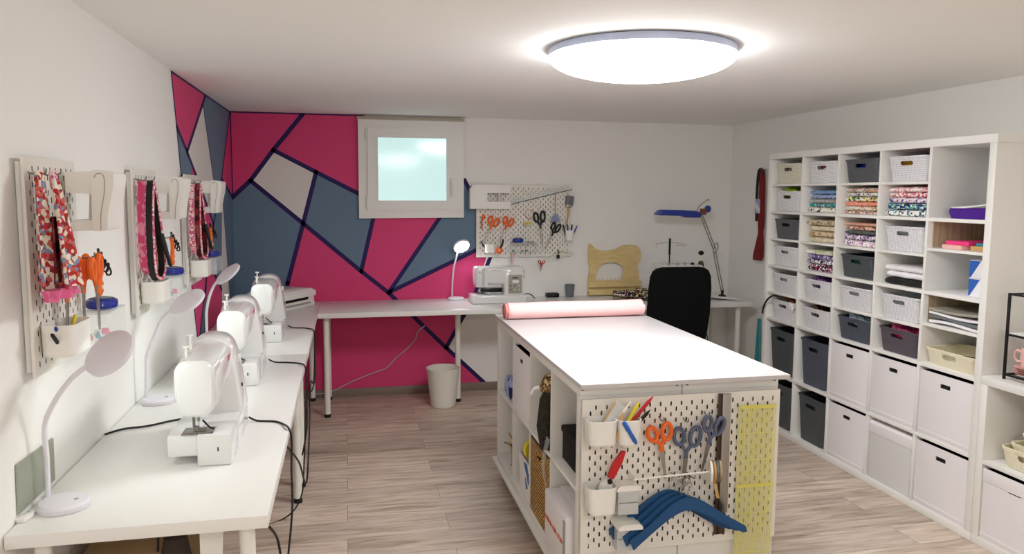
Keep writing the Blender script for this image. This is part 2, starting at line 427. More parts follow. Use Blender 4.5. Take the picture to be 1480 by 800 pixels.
# left wall mural, (y, z)
mb = MB().box((-.1, YF-.1, -.1), (0, .1, H+.1))
a, b, c = (-1.867, H), (-.95, H), (-1.561, 1.752)
lft = [(-1.79, 1.865), (-1.72, 1.6), (-1.565, 1.05), (-1.455, .735), (-1.42, .0)]
E1 = (-.83, 1.345); E2 = (-.955, 1.195)
polys = [(1, [a, b, c, lft[0]]), (3, [(-1.05, 2.045), (-.772, 1.615), (-.95, 1.42), (-1.33, 1.63), c]),
         (2, [b, (0, H), (-.463, 1.632), E1, (-.95, 1.42), (-.772, 1.615), (-1.05, 2.045)]), (1, [(0, H), (0, 1.506), (-.463, 1.632)]),
         (2, [lft[0], c, (-1.45, 1.69), (-1.46, 1.4), (-1.66, 1.38)]), (1, [(-1.45, 1.69), (-1.33, 1.63), (-.95, 1.42), E1, E2, (-1.1, 1.1), (-1.5, 1.2), (-1.46, 1.4)]),
         (3, [(-.462, 1.55), (-.318, 1.035), (-.25, .735), (-.25, 0.), (-.62, 0.), (-.60, .91)]),
         (2, [(-.463, 1.632), (0, 1.506), (0, 0), (-.25, 0), (-.25, .735), (-.318, 1.035), (-.462, 1.55)]),
         (2, [(-.463, 1.632), (-.462, 1.55), (-.60, .91), (-.9, 1.06), E2, E1]),
         (1, [E2, (-.9, 1.06), (-.60, .91), (-.62, 0.), (-1.42, 0), (-1.25, .735), (-1.13, 1.05)]),
         (1, [(-1.66, 1.38), (-1.46, 1.4), (-1.5, 1.2), (-1.1, 1.1), (-1.13, 1.05), (-1.41, .735), lft[3], lft[2]]),
         (2, [(-1.13, 1.05), (-1.25, .735), (-1.41, .735)])]
lines = [(.02, a, lft[0], lft[1], lft[2], lft[3], lft[4]), (b, c), (lft[0], c, (-1.33, 1.63), (-.95, 1.42), E1), ((0., H), (-.463, 1.632), E1, E2, (-1.13, 1.05), (-1.41, .735)),
         (.02, (-1.05, 2.045), (-.772, 1.615), (-.95, 1.42)), ((-.463, 1.632), (0., 1.506)), (.016, (-.462, 1.55), (-.318, 1.035), (-.25, .735)), ((-.9, 1.06), (-.6, .91)),
         (.022, (-1.13, 1.05), (-1.25, .735)), (.012, (-1.867, H-.005), (0., H-.005))]
mural(mb, polys, lines, lambda p, e: (e, p[0], p[1]))
ST('wall_left', mb, WM)
ST('wall_right', MB().box((W, YF-.1, -.1), (W+.1, .1, H+.1)), 'wall')
ST('wall_front', MB().box((-.1, YF-.1, -.1), (W+.1, YF, H+.1)), 'wall')
ST('baseboard_back', MB().box((0, -.014, 0), (W, 0, .062), .003), 'skirt')
ST('baseboard_left', MB().box((0, YF, 0), (.014, -.014, .062), .003), 'skirt')
ST('baseboard_right', MB().box((W-.014, YF, 0), (W, -.014, .062), .003), 'skirt')

# window
mb = MB().prism([(.894, 1.356), (1.679, 1.362), (1.676, 2.084), (.894, 2.084)], -.045, 0, [[(1.034, 1.488), (1.544, 1.488), (1.544, 1.958), (1.034, 1.958)]])
win = ST('window_1', mb, 'frame')
P('window_sash', MB().prism([(.957, 1.418), (1.607, 1.424), (1.612, 2.026), (.962, 2.025)], -.062, -.045, [[(1.030, 1.484), (1.548, 1.486), (1.548, 1.960), (1.030, 1.958)]]), 'frame', win)
mb = MB()
for q in ([(1.024, 1.478), (1.556, 1.480), (1.556, 1.966), (1.024, 1.964)],):
    mb.prism(q, -.066, -.061, [[(1.036, 1.490), (1.543, 1.492), (1.543, 1.955), (1.036, 1.953)]])
P('glazing_bead', mb, 'frame', win)
P('pane', MB().box((1.03, -.05, 1.484), (1.548, -.044, 1.96)), 'pane', win, 'frosted pale glass lit from outside')
P('window_handle', MB().box((1.570, -.075, 1.60), (1.592, -.062, 1.66), .003).tube([(1.581, -.075, 1.63), (1.581, -.1, 1.63), (1.581, -.102, 1.62), (1.581, -.1, 1.52)], .008), 'frame', win)
for z in (1.44, 1.93):
    P('hinge', MB().lathe([(.008, 0), (.008, .08)], 12, X=Matrix.Translation((.952, -.055, z))), 'frame', win)
P('blind_case', MB().box((.886, -.05, 2.084), (1.684, 0, 2.106), .003), 'blind', win, 'beige roller blind case over the window')

# ================================================================== ceiling lamp
def ceiling_lamp(x, y, label, gm='ceilglow'):
    t = T('ceiling_lamp', label, 'ceiling lamp', (x, y, H))
    P('lamp_body', MB().lathe([(.34, 0), (.368, -.004), (.37, -.03), (.36, -.034)], 64), 'lampring', t, 'pale blue grey rim')
    R_, d = .366, .085
    P('diffuser', MB().lathe([(.36, -.028)] + [(R_*math.cos(a), -.034-d*math.sin(a)) for a in [PI/2*i/12 for i in range(12)]] + [(.004, -.034-d)], 64), gm, t, 'glowing white dome')
    return t
ceiling_lamp(1.955, -2.93, 'large round ceiling lamp glowing white over the island')
ceiling_lamp(1.6, -6.45, 'added round fill lamp, unseen behind the viewer, in the near half of the room', 'fillglow')  # added unseen lamp, fills the near half of the room with light

# ================================================================== desks
DZ, TH = .735, .034
def desk(name, label, x0, y0, x1, y1, legs):
    t = T(name, label, 'desk', ((x0+x1)/2, (y0+y1)/2, 0), 0, 'white laminate desks along the walls')
    cx, cy = (x0+x1)/2, (y0+y1)/2
    P('tabletop', MB().box((x0-cx, y0-cy, DZ-TH), (x1-cx, y1-cy, DZ), .002), 'desk', t)
    for lx, ly in legs:
        l = P('leg', MB().lathe([(.02, .022), (.02, DZ-TH)], 20).box((-.05, -.05, DZ-TH-.004), (.05, .05, DZ-TH), 0), 'leg', t, loc=(lx-cx, ly-cy, 0))
        P('foot', MB().lathe([(.021, 0), (.022, .004), (.021, .024)], 20), 'blackp', l, 'black rubber foot')
    return t
desk('desk', 'long white desk nearest the viewer along the left wall, holding the nearest sewing machine', .004, -3.892, .6, -1.902,
     [(.06, -3.82), (.54, -3.82), (.3, -2.9), (.06, -1.97), (.545, -2.0)])
desk('desk', 'long white desk in the left back corner under the printer and the two farther machines', .004, -1.9, .6, -.003, [(.06, -1.83), (.55, -1.79), (.3, -.95), (.06, -.08), (.535, -.08)])
desk('desk', 'long white desk on the back wall below the window and the pink mural', .602, -.6, 2.6, -.003, [(.655, -.53), (.655, -.07), (1.595, -.3), (2.54, -.53), (2.54, -.07)])
desk('desk', 'short white desk in the right back corner behind the black office chair', 2.602, -.6, 3.83, -.003, [(2.66, -.07), (3.74, -.53), (3.77, -.07)])

# ================================================================== cube shelving
def shelf_unit(name, label, cat, loc, rz, cols, rows, cell, depth, half=(), extra=None, zb=0, back=False, group=None):
    """front is local -Y, x to the right seen from the front; origin at the left front bottom corner"""
    t = T(name, label, cat, loc, rz, group)
    fr, dv = .038, .0165
    w = 2*fr+cols*cell+(cols-1)*dv; h = 2*fr+rows*cell+(rows-1)*dv
    P('top_board', MB().box((0, 0, h-fr), (w, depth, h), .002), 'kallax', t)
    P('bottom_board', MB().box((0, 0, 0), (w, depth, fr), .002), 'kallax', t)
    for x in (0, w-fr): P('side_panel', MB().box((x, 0, fr), (x+fr, depth, h-fr), .002), 'kallax', t)
    for r in range(1, rows):
        z = fr+r*cell+(r-1)*dv
        P('shelf', MB().box((fr, .002, z), (w-fr, depth-.002, z+dv), .001), 'kallax', t)
    for c in range(1, cols):
        x = fr+c*cell+(c-1)*dv
        for r in range(rows):
            z = fr+r*(cell+dv)
            P('divider', MB().box((x, .002, z), (x+dv, depth-.002, z+cell), .001), 'kallax', t)
    for c, r, f in half:
        x = fr+c*(cell+dv); z = fr+r*(cell+dv)+cell*f
        P('insert_shelf', MB().box((x, .006, z-.0065), (x+cell, depth-.01, z+.0065), .001), 'kallax', t)
    if back: P('back_panel', MB().box((.004, depth-.006, .004), (w-.004, depth-.001, h-.004)), 'kallax', t)
    return t, w, h
# right wall: front faces -X, so local -Y -> -X : rz = -90 deg ; local +X -> -Y (far to near)
XK, YK = 3.5328, -3.0612
big, bw, bh = shelf_unit('cube_shelf', 'tall white shelf of cubby holes full of baskets along the right wall', 'shelf', (XK, YK+1.82, 0), -PI/2, 5, 5, .3356, .39,
    half=[(c, r, .5) for c in range(4) for r in (2, 3, 4)] + [(4, 3, .6), (4, 2, .56)])
def cell(c, r):   # centre of a cubby's front bottom edge, world
    return XK, YK+1.82-.038-.1678-c*.3521, .038+r*.3521
# oak effect liners in two cubbies of the near column
for r, f0, f1 in ((3, .63, 1.0), (2, .59, 1.0)):
    x = .038+4*.3521; z = .038+r*.3521
    P('liner_panel', MB().box((x+.002, .37, z+.3356*f0), (x+.3336, .376, z+.3356*f1)).box((x+.001, .03, z+.3356*f0), (x+.004, .37, z+.3356*f1)), 'woodpanel', big, 'wood effect lining')
low, lw, lh = shelf_unit('cube_shelf', 'low white cubby shelf at the right edge with a black wire rack on top', 'shelf', (XK, YK-.001, 0), -PI/2, 2, 2, .3356, .39)

# island : two cube units back to back on a wheeled board, one white top
IX0, IX1, IY0, IY1, IZ = 1.579, 2.377, -3.397, -1.838, .899
isl = T('work_island', 'large white work island on castors in the middle of the room with a perforated end', 'work table', ((IX0+IX1)/2, (IY0+IY1)/2, 0))
ox, oy = (IX0+IX1)/2, (IY0+IY1)/2
P('worktop', MB().box((IX0-ox, IY0-oy, IZ-.017), (IX1-ox, IY1-oy, IZ), .002), 'top', isl)
KY0, KY1, KB = -3.343, -1.845, .0995
def island_unit(side):
    u = P('cube_unit', MB().box((0, 0, .7445), (1.498, .383, .7825), .002), 'kallax', isl)
    u.location = (1.592-ox, KY1-oy, KB) if side < 0 else (2.362-ox, KY0-oy, KB)
    u.rotation_euler = (0, 0, -PI/2 if side < 0 else PI/2)
    fr, dv, ce, d = .038, .0165, .343, .383
    w = 1.498
    P('bottom_board', MB().box((0, 0, 0), (w, d, fr), .002), 'kallax', u)
    for x in (0, w-fr): P('side_panel', MB().box((x, 0, fr), (x+fr, d, .7445), .002), 'kallax', u)
    P('shelf', MB().box((fr, .002, .383), (w-fr, d-.002, .3995), .001), 'kallax', u)
    for k in range(1, 4):
        x = fr+k*ce+(k-1)*dv
        for z0, z1 in ((fr, .383), (.3995, .7445)): P('divider', MB().box((x, .002, z0), (x+dv, d-.002, z1), .001), 'kallax', u)
    P('back_panel', MB().box((.004, d-.005, .004), (w-.004, d-.001, .778)), 'kallax', u)
    return u
# left unit faces -X: rz=-90 maps local +x to -Y and local +y to +X
island_unit(-1); island_unit(1)
P('base_board', MB().box((1.572-ox, -3.36-oy, .0815), (2.372-ox, -1.80-oy, .0993), .002), 'kallax', isl)
for x in (1.62, 2.33):
    for y in (-3.28, -1.94):
        c = P('castor', MB().box((-.018, -.02, .055), (.018, .02, .081), .003).box((-.016, -.012, .03), (-.012, .012, .06)).box((.012, -.012, .03), (.016, .012, .06)), 'steel', isl, loc=(x-ox, y-oy, 0))
        P('wheel', MB().lathe([(.026, -.011), (.029, -.008), (.029, .008), (.026, .011)], 20, X=Matrix.Translation((0, 0, .029)) @ Matrix.Rotation(PI/2, 4, 'Y')), 'blackp', c)
for x in (1.60, 1.955, 1.995, 2.345):
    P('screw', MB().lathe([(.006, 0), (.006, .004), (.003, .005)], 12, X=Matrix.Translation((x-ox, KY0-oy, .871)) @ Matrix.Rotation(PI/2, 4, 'X')), 'screw', isl)

def island_cell(c, r):   # left face, c counted from the far end
    return 1.592, KY1-.038-.1715-c*.3595, KB+.038+r*.3615

# ================================================================== perforated boards
def pegboard_mesh(w, h):
    mb = MB(); c = .02; nx, nz = round(w/c), round(h/c); t = .0075
    slot = [(.0025*sx+dx, dz) for sx, dx, dz in ()]
    so = [(.003, -.006), (.003, .006), (0, .0085), (-.003, .006), (-.003, -.006), (0, -.0085)]
    for i in range(nx):
        for j in range(nz):
            x0, z0 = i*c, j*c; x1, z1 = x0+c, z0+c
            if (i+j) % 2 or j in (0, nz-1) or i in (0, nx-1):
                mb.raw([(x0, 0, z0), (x1, 0, z0), (x1, 0, z1), (x0, 0, z1)], [(0, 1, 2, 3)])
                mb.raw([(x0, t, z0), (x1, t, z0), (x1, t, z1), (x0, t, z1)], [(0, 1, 2, 3)], 1)
            else:
                cx, cz = x0+c/2, z0+c/2
                o = [(x1, cz-.0055), (x1, z1), (cx, z1), (x0, z1), (x0, z0), (cx, z0), ]
                o = [(x1, z0), (x1, z1), (cx, z1), (x0, z1), (x0, z0), (cx, z0)]
                s_ = [(cx+a, cz+b) for a, b in so]
                vs = [(p[0], 0, p[1]) for p in o] + [(p[0], 0, p[1]) for p in s_] + [(p[0], t, p[1]) for p in s_]
                fs = [(k, (k+1) % 6, 6+(k+1) % 6, 6+k) for k in range(6)] + [(6+k, 6+(k+1) % 6, 12+(k+1) % 6, 12+k) for k in range(6)]
                mb.raw(vs, fs[:6]); mb.raw(vs, fs[6:], 1)
                mb.raw([(p[0], t, p[1]) for p in o] + [(p[0], t, p[1]) for p in s_], [(k, (k+1) % 6, 6+(k+1) % 6, 6+k) for k in range(6)], 1)
    for a, b in (((0, 0, 0), (w, t, 0)), ((0, 0, h), (w, t, h))):
        mb.raw([(0, 0, a[2]), (w, 0, a[2]), (w, t, a[2]), (0, t, a[2])], [(0, 1, 2, 3)])
    for x in (0, w): mb.raw([(x, 0, 0), (x, t, 0), (x, t, h), (x, 0, h)], [(0, 1, 2, 3)])
    return mb.mesh('pegboard', ['peg', 'edge_shade'])
ME36, ME76 = pegboard_mesh(.36, .56), pegboard_mesh(.76, .56)
class Board:
    def __init__(s, label, loc, rz, w, gap):
        s.loc, s.rz = Vector(loc), rz
        s.t = T('pegboard', label, 'pegboard', loc, rz, 'white pegboards')
        P('panel', (ME36 if w < .5 else ME76), None, s.t)
        e = .012
        P('gap_light_block', MB().prism([(e, e), (w-e, e), (w-e, .56-e), (e, .56-e)], .0077, gap-.001, [[(e+.008, e+.008), (w-e-.008, e+.008), (w-e-.008, .552-e), (e+.008, .552-e)]]), 'whitep', s.t)  # added rim closing the gap to keep light out of the holes
        for x in (.03, w-.03):
            for z in (.03, .53):
                if gap > .008: P('spacer', MB().lathe([(.008, .006), (.008, gap)], 10, X=Matrix.Translation((x, 0, z)) @ Matrix.Rotation(-PI/2, 4, 'X')), 'whitep', s.t)
    def at(s, x, z, d=0):
        return s.loc + Matrix.Rotation(s.rz, 3, 'Z') @ Vector((x, -d, z))
BA = Board('white pegboard nearest the viewer on the left wall, over the nearest desk lamp', (.028, -3.715, 1.072), PI/2, .36, .026)
BB = Board('white pegboard in the middle of the left wall, holding a pink and black strap', (.028, -2.735, 1.072), PI/2, .36, .026)
BC = Board('white pegboard on the left wall beside the pink mural corner', (.028, -1.79, 1.072), PI/2, .36, .026)
BK = Board('wide white pegboard on the back wall right of the window', (1.778, -.028, 1.055), 0, .76, .026)
BI = Board('wide white pegboard on the near end of the island with hangers and scissors', (1.592, -3.374, .28), 0, .76, .03)

# ---------- builders for things that hang on boards (local: x right, -y out of the board, z up)
def hook(b, x, z, label, ln=.04):
    S('hook', MB().tube(bez([(0, .004, .012), (0, -.002, .006), (0, -ln*.6, 0), (0, -ln, .004), (0, -ln-.003, .016)], 5), .0022, 6), 'darksteel', label, 'hook', b.at(x, z), b.rz, 'pegboard hooks')
def scissors(b, x, z, d, ln, hm, label, tilt=0, spread=.06, bm='steel', group=None, loop=None):
    """hangs by its handles; z is the pivot height; ln is the blade length"""
    t = T('scissors', label, 'scissors', b.at(x, z, d), 0, group, rot=(0, tilt, b.rz))
    hl = ln*.72
    for s in (-1, 1):
        y0 = -.002 if s > 0 else .001
        bl = [(0, .016), (s*-.010, .010), (s*-.009, -ln*.2), (s*(-.002+ln*spread*-.2), -ln), (s*.001, -ln*.9), (s*.006, -ln*.2), (s*.008, .008)]
        P('blade', MB().prism(bl, y0-.0015, y0+.0012), bm, t)
        w = loop or ln*.21
        cx, cz = s*(w*.95), hl*.68
        k = [(cx+w*.62*math.cos(q)+s*.003*math.sin(q), y0, cz+hl*.36*math.sin(q)*(1.0 if s > 0 else .86)) for q in [2*PI*i/16 for i in range(16)]]
        h = MB().tube(k, .0075 if ln > .112 else (.0052 if ln > .06 else .004), 8, closed=True, flat=1.15)
        h.tube(bez([(s*-.004, y0, -.012), (s*-.001, y0, .006), (s*w*.34, y0, hl*.26), (s*w*.62, y0, hl*.40)], 4), [.006]*5+[.0065]*4+[.007]*4, 8)
        P('handle', h, hm, t)
    P('pivot_screw', MB().lathe([(.004, 0), (.004, .005)], 12, X=Matrix.Translation((0, -.001, .003)) @ Matrix.Rotation(PI/2, 4, 'X')), 'darksteel', t)
    return t
def cup(b, x, z, w, dp, h, label, d=.002, cat='cup', name='pegboard_cup', m='whitep', th=.0025, group='white pegboard cups'):
    def ring(o, zz): return [(p[0], p[1]-dp/2, zz) for p in rr(w-2*o-(h-zz)*.12, dp-2*o, dp*.3-o, 0, 6)]
    mb = MB().loft([ring(.006, 0), ring(0, .008), ring(0, h), ring(th, h), ring(th, .008), ring(th+.006, th)])
    return S(name, mb, m, label, cat, b.at(x, z, d), b.rz, group)
def side_tray(b, x0, x1, z0, label):
    """white accessory tray of a sewing machine hung so that its U opens towards the wall"""
    t = T('machine_accessory_tray', label, 'machine tray', b.at(x0, z0, .003), b.rz, 'white U shaped machine trays')
    L = x1-x0; X = Matrix(((0, 1, 0, 0), (-1, 0, 0, 0), (0, 0, 1, 0), (0, 0, 0, 1)))
    P('upper_arm', MB().prism([(.018, .108), (.085, .104), (.085, .168), (.018, .165)], 0, L, X=X), 'whitep', t)
    P('lower_arm', MB().prism([(.0, .0), (.085, .004), (.085, .032), (.03, .032), (.02, .008), (0, .006)], 0, L, X=X), 'whitep', t)
    pts = [(.083, .002), (.118, .004), (.122, .03), (.128, .07), (.139, .12), (.142, .15), (.138, .166), (.10, .172), (.083, .168)]
    P('tray_body', MB().prism([(p.x, p.z) for p in bez([(q[0], 0, q[1]) for q in pts], 3)], -.004, L+.004, X=X), 'whitep', t)
    P('seam_line', MB().tube(bez([(-.0045, -.104, .004), (-.0045, -.106, .05), (-.0045, -.117, .11), (-.0045, -.118, .15), (-.0045, -.11, .162), (-.0045, -.098, .16), (-.0045, -.093, .15)], 5), .0012, 5), 'panelgrey', t)
    P('inner_post', MB().prism([(.060, .03), (.078, .03), (.080, .11), (.066, .11)], L*.35, L*.9, X=X), 'whitep', t)
    return t
def machine_tray(b, x0, x1, z0, z1, flip, label):
    """white U shaped accessory tray of a sewing machine"""
    L = x1-x0; Hh = z1-z0; a = .42*L
    o = [(0, 0), (L, 0), (L, Hh*.30), (a, Hh*.30), (a, Hh*.66), (L, Hh*.66), (L, Hh), (L*.06, Hh), (0, Hh*.8)]
    if flip: o = [(L-p[0], p[1]) for p in reversed(o)]
    t = T('machine_accessory_tray', label, 'machine tray', b.at(x0, z0, .004), b.rz, 'white U shaped machine trays')
    mb = MB().prism(o, -.075, 0)
    bmesh.ops.bevel(mb.bm, geom=[e for e in mb.bm.edges if abs(e.verts[0].co.y-e.verts[1].co.y) < 1e-5 and len(e.link_faces) == 2 and e.calc_face_angle(0) > .6], offset=.004, segments=2, affect='EDGES')
    P('tray_body', mb, 'whitep', t)
    s = (lambda v: L-v) if flip else (lambda v: v)
    xa, xb = sorted((s(a*.18), s(a*.86)))
    P('lid', MB().prism(rr2(xb-xa, Hh*.93, .008, 4, (xa+xb)/2, Hh*.485), -.080, -.074), 'whitep', t)
    xa, xb = sorted((s(L*.70), s(L*.72)))
    P('divider', MB().box((xa, -.07, Hh*.3), (xb, -.006, Hh*.66)), 'whitep', t)
    return t
def acrylic_box(b, x0, x1, z0, z1, dp, label):
    t = T('clear_shelf_box', label, 'clear shelf', b.at(x0, z0, .003), b.rz, 'clear acrylic shelf boxes')
    L, h = x1-x0, z1-z0
    P('shelf_top', MB().box((0, -dp, h-.004), (L, 0, h), .001), 'milk', t)
    P('shelf_bottom', MB().box((0, -dp, 0), (L, 0, .003)), 'clear', t)
    for x in (0, L-.003): P('side_wall', MB().box((x, -dp, .003), (x+.003, 0, h-.004)), 'clear', t)
    return t
def tin(b, x, z, d, label, rx=.045, n=1):
    t = T('pin_dish', label, 'pin dish', b.at(x, z, d), b.rz, 'blue magnetic pin dishes')
    P('bowl', MB().lathe([(rx*.7, 0), (rx*.95, .004), (rx, .014), (rx*.96, .026), (rx*.8, .031), (rx*.75, .028)], 28), 'tin', t)
    P('magnet_plate', MB().lathe([(rx*.6, .0305), (rx*.6, .034), (rx*.3, .0365)], 24), 'grey', t)
def rotary_cutter(b, x, z, d, label, tilt=0, hm='orange'):
    t = T('rotary_cutter', label, 'rotary cutter', b.at(x, z, d), 0, None, rot=(0, tilt, b.rz))
    P('guard', MB().lathe([(.024, 0), (.026, .003), (.026, .009), (.02, .012)], 24, X=Matrix.Rotation(PI/2, 4, 'X')), 'orange', t)
    P('blade_nut', MB().lathe([(.007, .012), (.007, .016)], 12, X=Matrix.Rotation(PI/2, 4, 'X')), 'whitep', t)
    P('handle', MB().tube(bez([(0, -.005, .018), (.006, -.006, .05), (0, -.006, .09)], 6), .008, 8), hm, t)

# ---------- three boards on the left wall
pr_red = print_mat('patchwork_red_print', ['#b8322f', '#e6d9c5', '#c9675f', '#8b3b3f', '#efe6d8', '#7f93b4', '#c63b4d'], 95)
pr_dark = print_mat('maroon_print', ['#5b2026', '#7b2b30', '#3d1519', '#8a4a45'], 30)
pr_pinkfl = print_mat('pink_floral_print', ['#e9a7b6', '#d8486f', '#f2dfe0', '#c06c84', '#f0c9cf'], 130)
def folds(x0, x1, z0, z1, d0, d1, k, ph, th):
    def f(u, v):
        xl = x0[0]+(x1[0]-x0[0])*v; xr = x0[1]+(x1[1]-x0[1])*v
        return (xl+(xr-xl)*u, -(d0+(d1-d0)*v) - .012*math.sin(u*k+ph+v*1.2)*(.35+.65*v), z0+(z1-z0)*v)
    return lambda mb: mb.slab(f, 18, 14, (0, th, 0))
def cloth(b, label):
    t = T('printed_apron', label, 'apron', b.at(0, 0), b.rz)
    P('front_panel', folds((.03, .065), (-.055, .105), .50, .232, .05, .085, 9, .3, -.006)(MB()), pr_red, t)
    P('back_panel', folds((-.02, .035), (-.085, .03), .51, .222, .026, .05, 8, 1.3, -.006)(MB()), pr_red, t)
    P('inner_lining', folds((.015, .045), (-.02, .07), .41, .242, .047, .06, 5, 2, -.004)(MB()), pr_dark, t, 'maroon lining')
    P('hem', folds((-.085, .085), (-.09, .10), .232, .205, .05, .052, 11, .6, -.03)(MB()), 'hotpink' if 0 else print_mat('pink_hem', ['#d9628f', '#e27aa3'], 20), t, 'pink binding along the lower edge')
    P('neck_loop', MB().tube(bez([(.045, -.05, .48), (.05, -.045, .515), (.06, -.045, .52), (.065, -.05, .48)], 6), .008, 8), pr_pinkfl, t)
    P('waist_tie', MB().tube(bez([(-.005, -.03, .485), (.0, -.03, .515), (.015, -.03, .515), (.025, -.03, .485)], 6), .008, 8), pr_red, t)
cloth(BA, 'red and cream patchwork apron with pink hem hanging on the nearest left pegboard')
def strap(b, label, m1, m2, w=.022, edge='pinkroll'):
    t = T('padded_strap', label, 'strap', b.at(-.045, .012), b.rz)
    for n_, x, sw, l0, mm, d in (('outer_strap', .05, .045, .30, m1, .03), ('inner_strap', .075, .06, .33, m2, .055)):
        path = bez([(x, -d, .50), (x-sw*.6, -d, .38), (x-sw*.5, -d, .50-l0), (x+sw*.5, -d-.01, .46-l0), (x+sw*1.4, -d-.01, .52-l0), (x+sw*1.1, -d, .38), (x+.012, -d, .49)], 7)
        mb = MB(); rings = []
        for i, p in enumerate(path):
            a = path[min(i+1, len(path)-1)]-path[max(i-1, 0)]; nn = Vector((-a.z, 0, a.x)).normalized()*.007
            rings.append([p+nn+Vector((0, -w/2, 0)), p+nn+Vector((0, w/2, 0)), p-nn+Vector((0, w/2, 0)), p-nn+Vector((0, -w/2, 0))])
        mb.loft(rings)
        o_ = P(n_, mb, mm, t)
        if n_ == 'inner_strap':
            for s_ in (-w/2, w/2): P('edging', MB().tube([p+Vector((0, s_, 0)) for p in path], .0065, 6), pr_pinkfl, o_, 'pink edging')
    P('dark_pad', folds((.10, .15), (.14, .21), .30, .17, .07, .085, 3, 0, -.008)(MB()), 'black', t, 'black fabric pad')
strap(BB, 'pink padded strap with black insert hanging on the middle left pegboard', print_mat('rose_print', ['#c8456f', '#d9839a', '#c8456f'], 60), 'black')
strap(BC, 'pink and red patterned strap hanging on the pegboard at the mural corner', pr_pinkfl, pr_dark)
WH = ['nearest left pegboard', 'middle left pegboard', 'left pegboard at the mural corner']
for n, (b, tx) in enumerate(((BA, (.215, .33)), (BB, (.19, .31)), (BC, (.19, .31)))):
    w = WH[n]
    hook(b, .02, .515, 'left steel hook at the top of the '+w); hook(b, .06, .515, 'right steel hook at the top of the '+w, .06)
    side_tray(b, tx[0], tx[1], .362, 'white U shaped machine tray hanging on the '+w)
    c = cup(b, .095, .045, .15, .085, .085, 'white oval cup hanging at the bottom of the '+w)
    acrylic_box(b, .30, .485, .03, .118, .085, 'clear acrylic shelf under the pin dish of the '+w)
    tin(b, .40, .1195, .045, 'round blue pin dish on the '+w)
    for k, (x, z, d, tl) in enumerate(((.155, .185, .03, .12), (.19, .205, .06, .02), (.20, .205, .092, -.06))[:3 if n == 0 else 1]):
        scissors(b, x, z, d, .12, 'orange', ['leftmost', 'middle', 'rightmost'][k]+' of the orange handled scissors on the '+w if n == 0 else 'orange handled scissors hanging on the '+w, tl, group='orange handled scissors')
    hook(b, .19 if n == 0 else .165, .29, 'steel hook holding orange scissors on the '+w, .09)
    rotary_cutter(b, .35, .19, .05, 'small orange rotary cutter hanging on the '+w, 0)
    bc = MB()
    for i in range(5):
        k = [(.014*math.cos(q), .004*math.sin(q*2), .018*math.sin(q)) for q in [2*PI*j/12 for j in range(12)]]
        bc.tube([(p[0]+.008*math.sin(i*2.1), p[1]-.006*i, p[2]-.011*i) for p in k], .003, 6, closed=True)
    S('thread_snips', bc, 'black', 'bunch of small black loops hanging on the '+w, 'snips', b.at(.372, .285, .05), b.rz)
# odds and ends in the nearest cup and clear box
for k, (x, m, l, tl) in enumerate(((.06, 'black', 'black pen lying in the nearest white pegboard cup', -.9), (.075, 'cobaltl', 'blue pen lying in the nearest white pegboard cup', -.7), (.12, 'yellow', 'yellow marker in the nearest white pegboard cup', .5))):
    S('pen', MB().lathe([(.003, 0), (.005, .012), (.005, .085), (.003, .09)], 10), m, l, 'pen', BA.at(x, .058, .045), 0, 'pens in the nearest pegboard cup', rot=(0, tl, PI/2))
for n, b in enumerate((BA, BB)):
    for k, (m, nm) in enumerate((('red', 'red'), ('teal', 'teal'), ('whitep', 'white'), ('hotpink', 'pink'))):
        x = .325+.035*k
        S('clip', MB().box((-.012, -.006, 0), (.012, .006, .012), .003).box((-.010, -.004, .011), (.010, .002, .02), .002), m, nm+' sewing clip in the clear box of the '+WH[n], 'clip', b.at(x, .0342, .03+.012*(k % 2)), b.rz+.5*k, 'sewing clips')

# ---------- the wide board on the back wall
w = 'back wall pegboard'
machine_tray(BK, -.06, .255, .375, .558, False, 'white U shaped machine tray on the back wall pegboard')
def snip(b, x, z, d, label):
    t = T('thread_snips', label, 'snips', b.at(x, z, d), b.rz)
    P('body', MB().tube(bez([(-.006, 0, -.055), (-.006, 0, 0), (.0, 0, .045), (.014, 0, .05), (.012, 0, .02)], 5), .006, 8), 'orange', t)
snip(BK, .045, .275, .02, 'small orange thread snips at the left of the back wall pegboard')
scissors(BK, .105, .225, .025, .125, 'orange', 'larger orange scissors left of centre on the back wall pegboard', .42, group='orange handled scissors')
scissors(BK, .225, .225, .025, .120, 'orange', 'orange scissors beside the rotary cutter on the back wall pegboard', .38, group='orange handled scissors')
cup(BK, .10, .035, .085, .07, .07, 'small white cup hanging low at the left of the back wall pegboard')
S('pen', MB().lathe([(.003, 0), (.005, .01), (.005, .10)], 10), 'black', 'black pen standing in the small white cup on the back wall', 'pen', BK.at(.085, .045, .035), 0, rot=(0, -.6, 0))
rotary_cutter(BK, .163, .06, .085, 'orange rotary cutter with black handle on the back wall pegboard', .35, 'black')
acrylic_box(BK, .265, .465, .04, .115, .09, 'clear acrylic shelf box on the back wall pegboard')
tin(BK, .32, .1165, .045, 'blue pin dish on the clear shelf of the back wall pegboard')
S('seam_gauge', MB().box((-.03, -.012, 0), (.03, .012, .006), .002), 'greyblue', 'flat grey gauge lying beside the blue pin dish on the back wall', 'gauge', BK.at(.42, .1165, .045), 0)
for k, (x, m, l) in enumerate(((.285, 'teal', 'teal'), (.355, 'steel', 'steel'), (.385, 'grey', 'dark grey'), (.43, 'whitep', 'white'))):
    S('bobbin', MB().lathe([(.011, 0), (.011, .002), (.007, .0025), (.007, .012), (.011, .0125), (.011, .0145)], 16), m, l+' bobbin in the clear box on the back wall', 'bobbin', BK.at(x, .0435, .045), 0, 'bobbins')
t = T('lint_brush', 'thin striped pink and white brush hanging under the clear box', 'brush', BK.at(.28, -.055, .02), 0)
